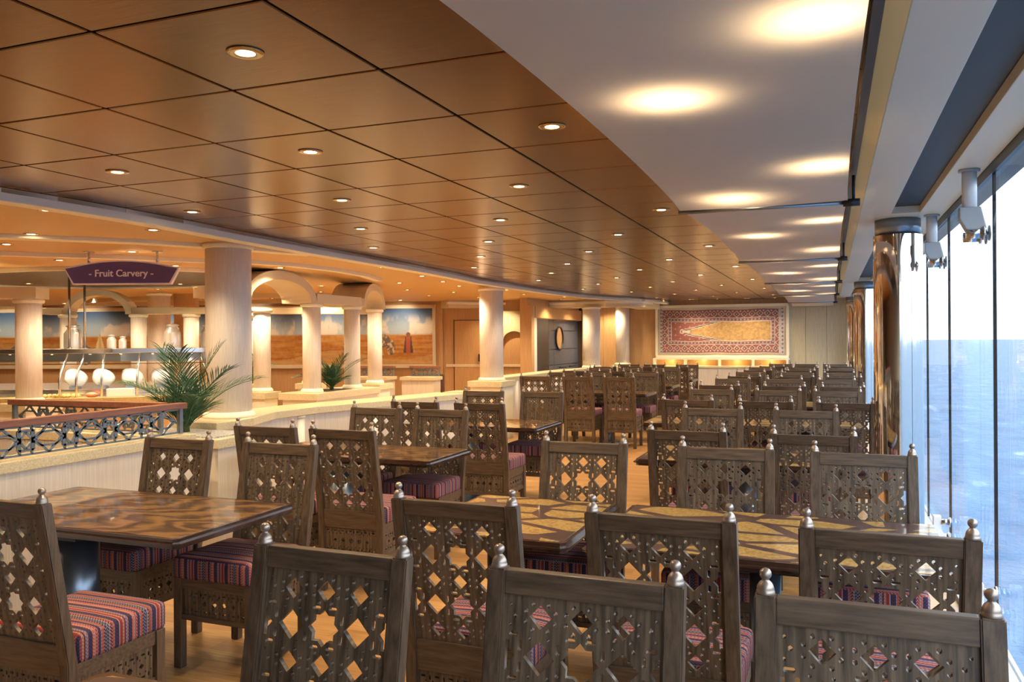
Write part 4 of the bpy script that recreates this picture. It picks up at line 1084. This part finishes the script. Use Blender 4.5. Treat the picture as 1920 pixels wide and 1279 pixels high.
def arcade(p, q, depth, spans, z0, zt, label, side=1, crest=2.43):
    """lintel with round arches along plan line p->q; spans = [(s0,s1)] arch openings"""
    p = Vector(p); q = Vector(q); d = (q - p); L = d.length; d.normalize(); nn = Vector((-d.y, d.x)) * side
    g = empty('arcade', (0, 0, 0)); tag(g, label, 'arcade', 'arcades around the buffet')
    def ext(poly, nm, mat):
        mb = MB(); n = len(poly)
        f_ = [(*(p + d * s), z) for s, z in poly]; b_ = [(*(p + d * s + nn * depth), z) for s, z in poly]
        fs = [(i, (i + 1) % n, n + (i + 1) % n, n + i) for i in range(n)]
        return mb, f_, b_, fs, n
    def add_box(s0, s1):
        mb, f_, b_, fs, n = ext([(s0, z0), (s1, z0), (s1, zt), (s0, zt)], '', None)
        mb.add(f_ + b_, fs + [tuple(range(n))[::-1], tuple(range(n, 2 * n))]); mb.build('lintel', M['cream'], g, 0.003)
    s = 0.0
    for s0, s1 in spans:
        if s0 > s + 0.01: add_box(s, s0)
        R1 = (s1 - s0) / 2; th = zt - z0; R0 = R1 - th * 0.95; N = 18; c0 = (s0 + s1) / 2
        o_ = [(c0 - R1 * math.cos(math.pi * i / N), z0 + (crest - z0) * math.sin(math.pi * i / N)) for i in range(N + 1)]
        i_ = [(c0 - R0 * math.cos(math.pi * i / N), z0 + (crest - z0 - th * 0.9) * math.sin(math.pi * i / N)) for i in range(N + 1)]
        vs = []
        for a, c_ in zip(o_, i_):
            for k in (a, c_):
                vs += [(*(p + d * k[0]), k[1]), (*(p + d * k[0] + nn * depth), k[1])]
        fs = []
        for i in range(N):
            a = 4 * i; c_ = a + 4
            fs += [(a, c_, c_ + 1, a + 1), (a + 2, a + 3, c_ + 3, c_ + 2), (a, a + 2, c_ + 2, c_), (a + 1, c_ + 1, c_ + 3, a + 3)]
        fs += [(0, 1, 3, 2), (4 * N, 4 * N + 2, 4 * N + 3, 4 * N + 1)]
        MB().add(vs, fs, False).build('arch', M['cream'], g)
        s = s1
    if s < L - 0.01: add_box(s, L)
arcade((-6.19, 7.3), (-6.19, 10.10), 0.46, [(0.30, 1.72)], 2.06, 2.185, 'cream arcade with a round arch between the thick column and the small palm')
arcade((-6.19, 10.11), (-6.55, 11.40), 0.50, [(0.10, 1.34)], 2.06, 2.175, 'short cream arch turning away beside the small palm')
arcade((-9.9, 5.70), (-8.12, 6.52), 0.30, [(0.0, 1.25)], 2.06, 2.185, 'cream arcade end over the slim column beside the carvery sign')
arcade((-11.2, 9.1), (-8.9, 10.05), 0.25, [(0.30, 1.35)], 2.00, 2.10, 'inner arcade with an arch above the milk cans', 1, 2.38)
arcade((-8.85, 10.07), (-7.2, 8.3), 0.25, [(0.4, 1.1)], 2.00, 2.10, 'inner arcade behind the thick column', 1, 2.38)
arcade((-8.6, 10.3), (-6.9, 11.5), 0.25, [], 2.00, 2.10, 'straight inner lintel behind the small palm')
g = cap_wall('planter', [(-6.10, 8.86), (-6.10, 10.36)], 0.52, 0.90, M['cornice'], M['stone'], 0.04, 0.09, 'cream planter wall under the arcade holding the small palm', 'planter')
MB().box(-6.55, -6.2, 9.25, 9.85, 0.885, 0.905).build('soil', M['soil'], g)
# back booths near the painted boards
for x0, x1, y, lb in ((-7.15, -6.55, 13.35, 'low maple booth wall with a short lattice rail nearer the service door'), (-8.15, -7.40, 13.2, 'low maple booth wall with a short lattice rail behind the last arch')):
    g = cap_wall('booth_wall', [(x1, y), (x0, y - 0.06)], 0.35, 0.92, M['whitewash'], M['stone'], 0.03, 0.06, lb)
    lattice_rail(g, (x1, y + 0.0 - 0.03), (x0 + 0.05, y - 0.09), 0.925, 1.07, 0.16)
g = empty('booth_bench', (-7.27, 13.9, 0)); tag(g, 'dark bench seen between the two low booth walls', 'bench')
MB().box(-0.35, 0.35, -0.2, 0.3, 0.0, 0.40).build('bench_base', M['skirt'], g)
MB().box(-0.35, 0.35, -0.25, 0.3, 0.40, 0.50).build('seat_cushion', M['bench'], g, 0.03)
MB().box(-0.35, 0.35, 0.3, 0.4, 0.50, 0.92).build('back_cushion', M['bench'], g, 0.03)

# ---- buffet counter with stone top
cp = [(-11.5, 6.2), (-9.29, 6.98), (-8.5, 7.32), (-7.95, 7.75), (-7.45, 8.3), (-7.25, 8.9), (-7.45, 9.5), (-8.1, 10.0), (-9.2, 9.6), (-10.6, 9.0), (-12.2, 8.3)]
g = empty('buffet_counter', (-9, 8, 0)); tag(g, 'long maple buffet counter with rounded granite top', 'counter')
def loc(poly, ox, oy, k=1.0, cx=-9.2, cy=8.2): return [((x - cx) * k + cx - ox, (y - cy) * k + cy - oy) for x, y in poly]
MB().prism(loc(cp, -9, 8, 0.96), 0.08, 0.82).build('body', M['maple'], g)
MB().prism(loc(cp, -9, 8, 0.93), 0.0, 0.08).build('kick_base', M['skirt'], g)
MB().prism(loc(cp, -9, 8, 1.0), 0.82, 0.90).build('worktop', M['granite'], g, 0.01)
MB().prism(loc(cp, -9, 8, 0.80), 0.90, 0.925).build('steel_inset', M['steel'], g)
MB().prism(loc(cp, -9, 8, 0.72), 0.925, 0.99).build('raised_step', M['steel'], g, 0.006)
# gantry: shelf on posts with sloping glass guard
sh = [(-9.75, 6.98), (-9.05, 7.22), (-8.20, 7.62), (-7.60, 8.15), (-7.25, 8.75)]
g = empty('food_gantry', (0, 0, 0)); tag(g, 'steel food gantry with glass guard above the buffet counter', 'gantry')
ribbon(sh, 0.40, 1.435, 1.495, 1).build('shelf', M['steel'], g, 0.006)
ribbon([(a - 0.13, c_ + 0.25) for a, c_ in sh], 0.03, 1.33, 1.438, 1).build('back_panel', M['grey_metal'], g)
def front(s, ins):
    """point s metres along the customer edge of the counter, ins metres in from it, and the edge direction"""
    for k in range(5):
        a, c_ = Vector(cp[k]), Vector(cp[k + 1]); L_ = (c_ - a).length
        if s <= L_ or k == 4:
            d = (c_ - a) / L_
            return a + d * s + Vector((-d.y, d.x)) * ins, d
        s -= L_
gd = []
for k, p in enumerate(sh):
    d = (Vector(sh[min(k + 1, 4)]) - Vector(sh[max(k - 1, 0)])).normalized(); q = Vector(p) + Vector((d.y, -d.x)) * 0.14
    gd.append((q.x, q.y))
for k in range(len(sh) - 1):
    MB().add([(*gd[k], 1.31), (*gd[k + 1], 1.31), (*sh[k + 1], 1.437), (*sh[k], 1.437)], [(0, 1, 2, 3)]).build('glass_guard', M['glass'], g)
    MB().tube([(*gd[k], 1.31), (*gd[k + 1], 1.31)], 0.005, 6).build('guard_edge', M['black_metal'], g)
for s_ in (2.0, 2.5, 3.0, 3.2, 3.5, 3.9, 4.3, 4.8):
    P_ = [(*front(s_, i_)[0], z_) for i_, z_ in ((0.08, 0.898), (0.08, 1.12), (0.11, 1.19), (0.25, 1.36), (0.27, 1.44))]
    MB().tube(P_, 0.014, 8).build('gantry_post', M['steel'], g)
# small food lamps recessed in the underside of the shelf
fl = bpy.data.lights.new('food_lamp', 'SPOT'); fl.energy = 9.0; fl.spot_size = R(130); fl.spot_blend = 0.7; fl.color = (1.0, 0.86, 0.66); fl.shadow_soft_size = 0.03
for s_ in (2.35, 2.85, 3.35, 3.70, 4.10, 4.55):
    p = front(s_, 0.20)[0]
    h_ = MB().lathe([(0.022, 1.424), (0.022, 1.437)], (p.x, p.y, 0), 14).build('food_lamp_housing', M['steel'], g)
    MB().lathe([(0.0001, 1.4235), (0.016, 1.4235)], (p.x, p.y, 0), 14).build('lamp_face', M['lamp_face'], h_)
    o = bpy.data.objects.new('lamp', fl); COL.objects.link(o); o.parent = h_; o.location = (p.x, p.y, 1.418)
# things standing on the shelf and counter
def milk_can(x, y, z, r, h, label):
    g = empty('milk_can', (x, y, z)); tag(g, label, 'milk can', 'metal milk cans on the gantry shelf')
    MB().lathe([(r * 0.97, 0), (r, 0.01), (r, h * 0.60), (r * 0.94, h * 0.66), (r * 0.66, h * 0.78), (r * 0.60, h * 0.82), (r * 0.62, h * 0.88), (r * 0.72, h * 0.90)], n=28).build('body', M['can'], g)
    MB().lathe([(r * 0.76, h * 0.90), (r * 0.78, h * 0.93), (r * 0.60, h * 0.96), (r * 0.22, h * 0.985), (r * 0.16, h), (0.0001, h)], n=28).build('lid', M['can'], g)
    for s in (-1, 1):
        pts = [(s * r * (0.62 + 0.42 * math.sin(math.pi * t / 6)), 0, h * (0.86 - 0.24 * t / 6)) for t in range(7)]
        MB().tube(pts, r * 0.06, 6).build('handle', M['can'], g)
sz_ = 1.497
for x, y, r, h, lb in ((-8.80, 7.58, 0.105, 0.30, 'big metal milk can beside the steel sign poles'), (-8.34, 7.74, 0.055, 0.17, 'second-smallest metal milk can, standing beside the smallest one'), (-8.22, 7.80, 0.046, 0.15, 'smallest metal milk can on the gantry shelf'), (-7.83, 8.22, 0.105, 0.31, 'big metal milk can with a lid between two inner columns'), (-7.60, 8.62, 0.105, 0.31, 'big metal milk can half hidden by the thick column')):
    milk_can(x, y, sz_, r, h, lb)
def bowl(x, y, z, r, rz, label, tilt=0.85):
    g = empty('serving_bowl', (x, y, z), rz); tag(g, label, 'bowl', 'white tilted serving bowls on the counter')
    pf = [(0.0001, -r * 0.55), (r * 0.45, -r * 0.50), (r * 0.85, -r * 0.22), (r, 0.05), (r * 0.95, 0.055), (r * 0.80, -r * 0.18), (r * 0.42, -r * 0.44), (0.0001, -r * 0.49)]
    low = min(h_ * math.cos(tilt) - q_ * math.sin(tilt) for q_, h_ in pf)          # lowest point of the tilted shell rests on the step
    TM = Matrix.Translation((0, 0, 0.012 - low)) @ Matrix.Rotation(-tilt, 4, 'X')
    MB().lathe(pf, n=28, M=TM).build('bowl_shell', M['china'], g)
    MB().box(-r * 0.4, r * 0.4, -r * 0.35, r * 0.35, 0.0, 0.03).build('stand', M['grey_metal'], g)
for x, y, rz, lb in ((-8.86, 7.66, 0.4, 'white tilted serving bowl next to the slim column'), (-8.60, 7.84, 0.4, 'white tilted serving bowl behind the steel posts'), (-8.36, 8.07, 0.4, 'white tilted serving bowl behind the white serving box'), (-8.13, 8.34, 0.7, 'white tilted serving bowl partly hidden by the palm fronds'), (-8.00, 8.68, 1.0, 'white tilted serving bowl at the counter end')):
    bowl(x, y, 0.99, 0.135, rz, lb)
g = MB().box(-0.155, 0.155, -0.055, 0.055, 0, 0.10).build('serving_tray', M['china'], None, 0.008); _p, _d = front(3.70, 0.16); g.location = (_p.x, _p.y, 0.8995); g.rotation_euler = (0, 0, math.atan2(_d.y, _d.x)); tag(g, 'white rectangular serving box at the front of the counter', 'tray')
random.seed(9)
def lump(name, mat, x, y, r, sq, label, cat, group):
    pr = [(0.0001, 0.0)] + [(r * math.sin(math.pi * i / 8), sq * r * (1 - math.cos(math.pi * i / 8))) for i in range(1, 8)] + [(0.0001, 2 * sq * r)]
    mb = MB().lathe(pr, n=14); mb.v = [(a + random.uniform(-1, 1) * r * 0.06, c_ + random.uniform(-1, 1) * r * 0.06, z) for a, c_, z in mb.v]
    o = mb.build(name, mat); o.location = (x, y, 0.8995); tag(o, label, cat, group)
lump('melon_slice', M['melon'], *front(3.37, 0.165)[0], 0.066, 0.45, 'red melon half beside the white serving box', 'melon', 'fruit on the counter')
lump('melon_slice', M['melon'], -7.56, 8.72, 0.09, 0.35, 'red melon pieces at the rounded counter end', 'melon', 'fruit on the counter')
for k in range(14):
    _p = front(2.80 + 0.057 * (k // 2) + (0.028 if k % 2 else 0.0), 0.128 if k % 2 == 0 else 0.180)[0]
    lump('yellow_fruit', M['yellow_fruit'], _p.x + random.uniform(-.002, .002), _p.y + random.uniform(-.002, .002), random.uniform(0.0245, 0.0275), 0.85, 'piece of pale yellow fruit laid along the counter front', 'fruit', 'yellow fruit pieces on the counter')
# steel poles and the carvery sign
for dx, lb in ((0, 'slender steel pole rising beside the big milk can'), (1, 'slender steel pole between milk can and painted tent')):
    g = empty('steel_pole', ((-8.72, 7.46, sz_) if dx == 0 else (-8.58, 7.56, sz_))); tag(g, lb, 'pole', 'steel poles below the sign')
    MB().tube([(0, 0, 0), (0, 0, 2.418 - sz_)], 0.014, 12).build('tube', M['steel'], g)
    MB().lathe([(0.03, 0), (0.03, 0.012)], n=16).build('foot', M['steel'], g)
sg = empty('hanging_sign', (-6.27, 5.94, 2.12), math.atan2(0.40, 1.02)); tag(sg, 'purple arched sign reading Fruit Carvery hanging from two short rods', 'sign')
def sign_poly(k):
    w0, w1 = 0.465 - k, 0.545 - k * 1.15
    pts = [(-w0, k), (w0, k), (w1, 0.155 - k * 0.3)]
    for i in range(1, 12):
        t = i / 12; x = w1 * (1 - 2 * t); pts.append((x, 0.155 - k + 0.075 * (1 - (x / w1) ** 2)))
    pts.append((-w1, 0.155 - k * 0.3))
    return pts
def plate(poly, y0, y1, nm, mat):
    k = len(poly); mb = MB().add([(x, y0, z) for x, z in poly] + [(x, y1, z) for x, z in poly], [tuple(range(k)), tuple(range(k, 2 * k))[::-1]] + [(i, i + k, (i + 1) % k + k, (i + 1) % k) for i in range(k)])
    return mb.build(nm, mat, sg)
plate(sign_poly(0.0), 0.0, 0.05, 'sign_border', M['lilac']); plate(sign_poly(0.013), -0.004, 0.02, 'sign_face', M['purple'])
tx = bpy.data.curves.new('lettering', 'FONT'); tx.body = '- Fruit Carvery -'; tx.size = 0.092; tx.extrude = 0.002; tx.offset = 0.0012; tx.align_x = 'CENTER'; tx.align_y = 'CENTER'
to_ = bpy.data.objects.new('lettering', tx); tm = bpy.data.meshes.new_from_object(to_); bpy.data.objects.remove(to_)
lo = link('lettering', tm, sg); tm.materials.clear(); tm.materials.append(M['lilac']); lo.location = (0.0, -0.008, 0.103); lo.rotation_euler = (math.pi / 2, 0, 0)
for x in (-0.32, 0.33):
    MB().tube([(x, 0.025, 0.17), (x, 0.025, 0.312)], 0.012, 12).build('hanger_rod', M['steel'], sg)
    MB().lathe([(0.05, 0.308), (0.05, 0.314)], (x, 0.025, 0), 18).build('hanger_plate', M['steel'], sg)

# ---- palms
def frond(L, a0, curl, n=24, wl=0.20):
    mb = MB(); pts = [Vector((0, 0, 0))]
    for i in range(1, n + 1):
        a = a0 - curl * (i / n) ** 1.5
        pts.append(pts[-1] + Vector((math.cos(a), 0, math.sin(a))) * (L / n))
    sk = pts[::3] + ([pts[-1]] if n % 3 else [])
    mb.tube(sk, [0.0065 * (1 - 0.8 * i / len(sk)) for i in range(len(sk))], 5)
    for i in range(3, n + 1):
        t = i / n; p = pts[i]; d = (pts[i] - pts[i - 1]).normalized(); up = Vector((-d.z, 0, d.x))
        ll = wl * (0.45 + 0.75 * math.sin(math.pi * min(1, t * 0.80 + 0.15)))
        for s in (-1, 1):
            q = p + d * random.uniform(-0.3, 0.3) * L / n
            fw = 0.62 + 0.55 * t
            dv = (d * fw + Vector((0, s, 0)) * random.uniform(0.62, 0.80) + up * random.uniform(0.12, 0.34)).normalized()
            l2 = ll * random.uniform(0.85, 1.12)
            sd = dv.cross(up).normalized() * 0.0052
            mid = q + dv * l2 * 0.5; tip = q + dv * l2 - Vector((0, 0, l2 * 0.14))
            rdg = up * 0.0025
            mb.add([q - sd * 0.4, q + sd * 0.4, mid + sd, mid + rdg, mid - sd, tip], [(0, 1, 2, 3, 4), (3, 2, 5), (4, 3, 5)])
    return mb
def palm(x, y, z, H, n, label, seed, wide=1.0, near=()):
    random.seed(seed)
    g = empty('palm_plant', (x, y, z)); tag(g, label, 'palm')
    for i in range(n):
        az = 2 * math.pi * i * 0.381966 + seed; q = (i + 0.5) / n
        me = frond(H * random.uniform(0.90, 1.10) * (0.52 if any(abs((az - k + math.pi) % (2 * math.pi) - math.pi) < 0.65 for k in near) else 1.0), 1.50 - 0.75 * q * wide, 0.30 + 0.75 * q, 24, H * 0.34).mesh('frond')
        o = link('frond', me, g, M['fern']); o.rotation_euler = (0, 0, az); o.location = (0, 0, 0.01)
    MB().lathe([(0.03, 0.0), (0.022, 0.08), (0.0001, 0.12)], n=10).build('stem', M['stem'], g)
palm(-4.80, 5.18, 0.853, 0.70, 15, 'big green palm rising from the pebble planter before the thick column', 2, near=(1.8, -1.9))
palm(-6.33, 9.55, 0.90, 0.56, 11, 'smaller green palm between two slim arcade columns', 5, near=(1.57, -1.57))
palm(-7.75, 9.62, 0.90, 0.48, 9, 'dark palm behind the glass guard at the counter end', 8)
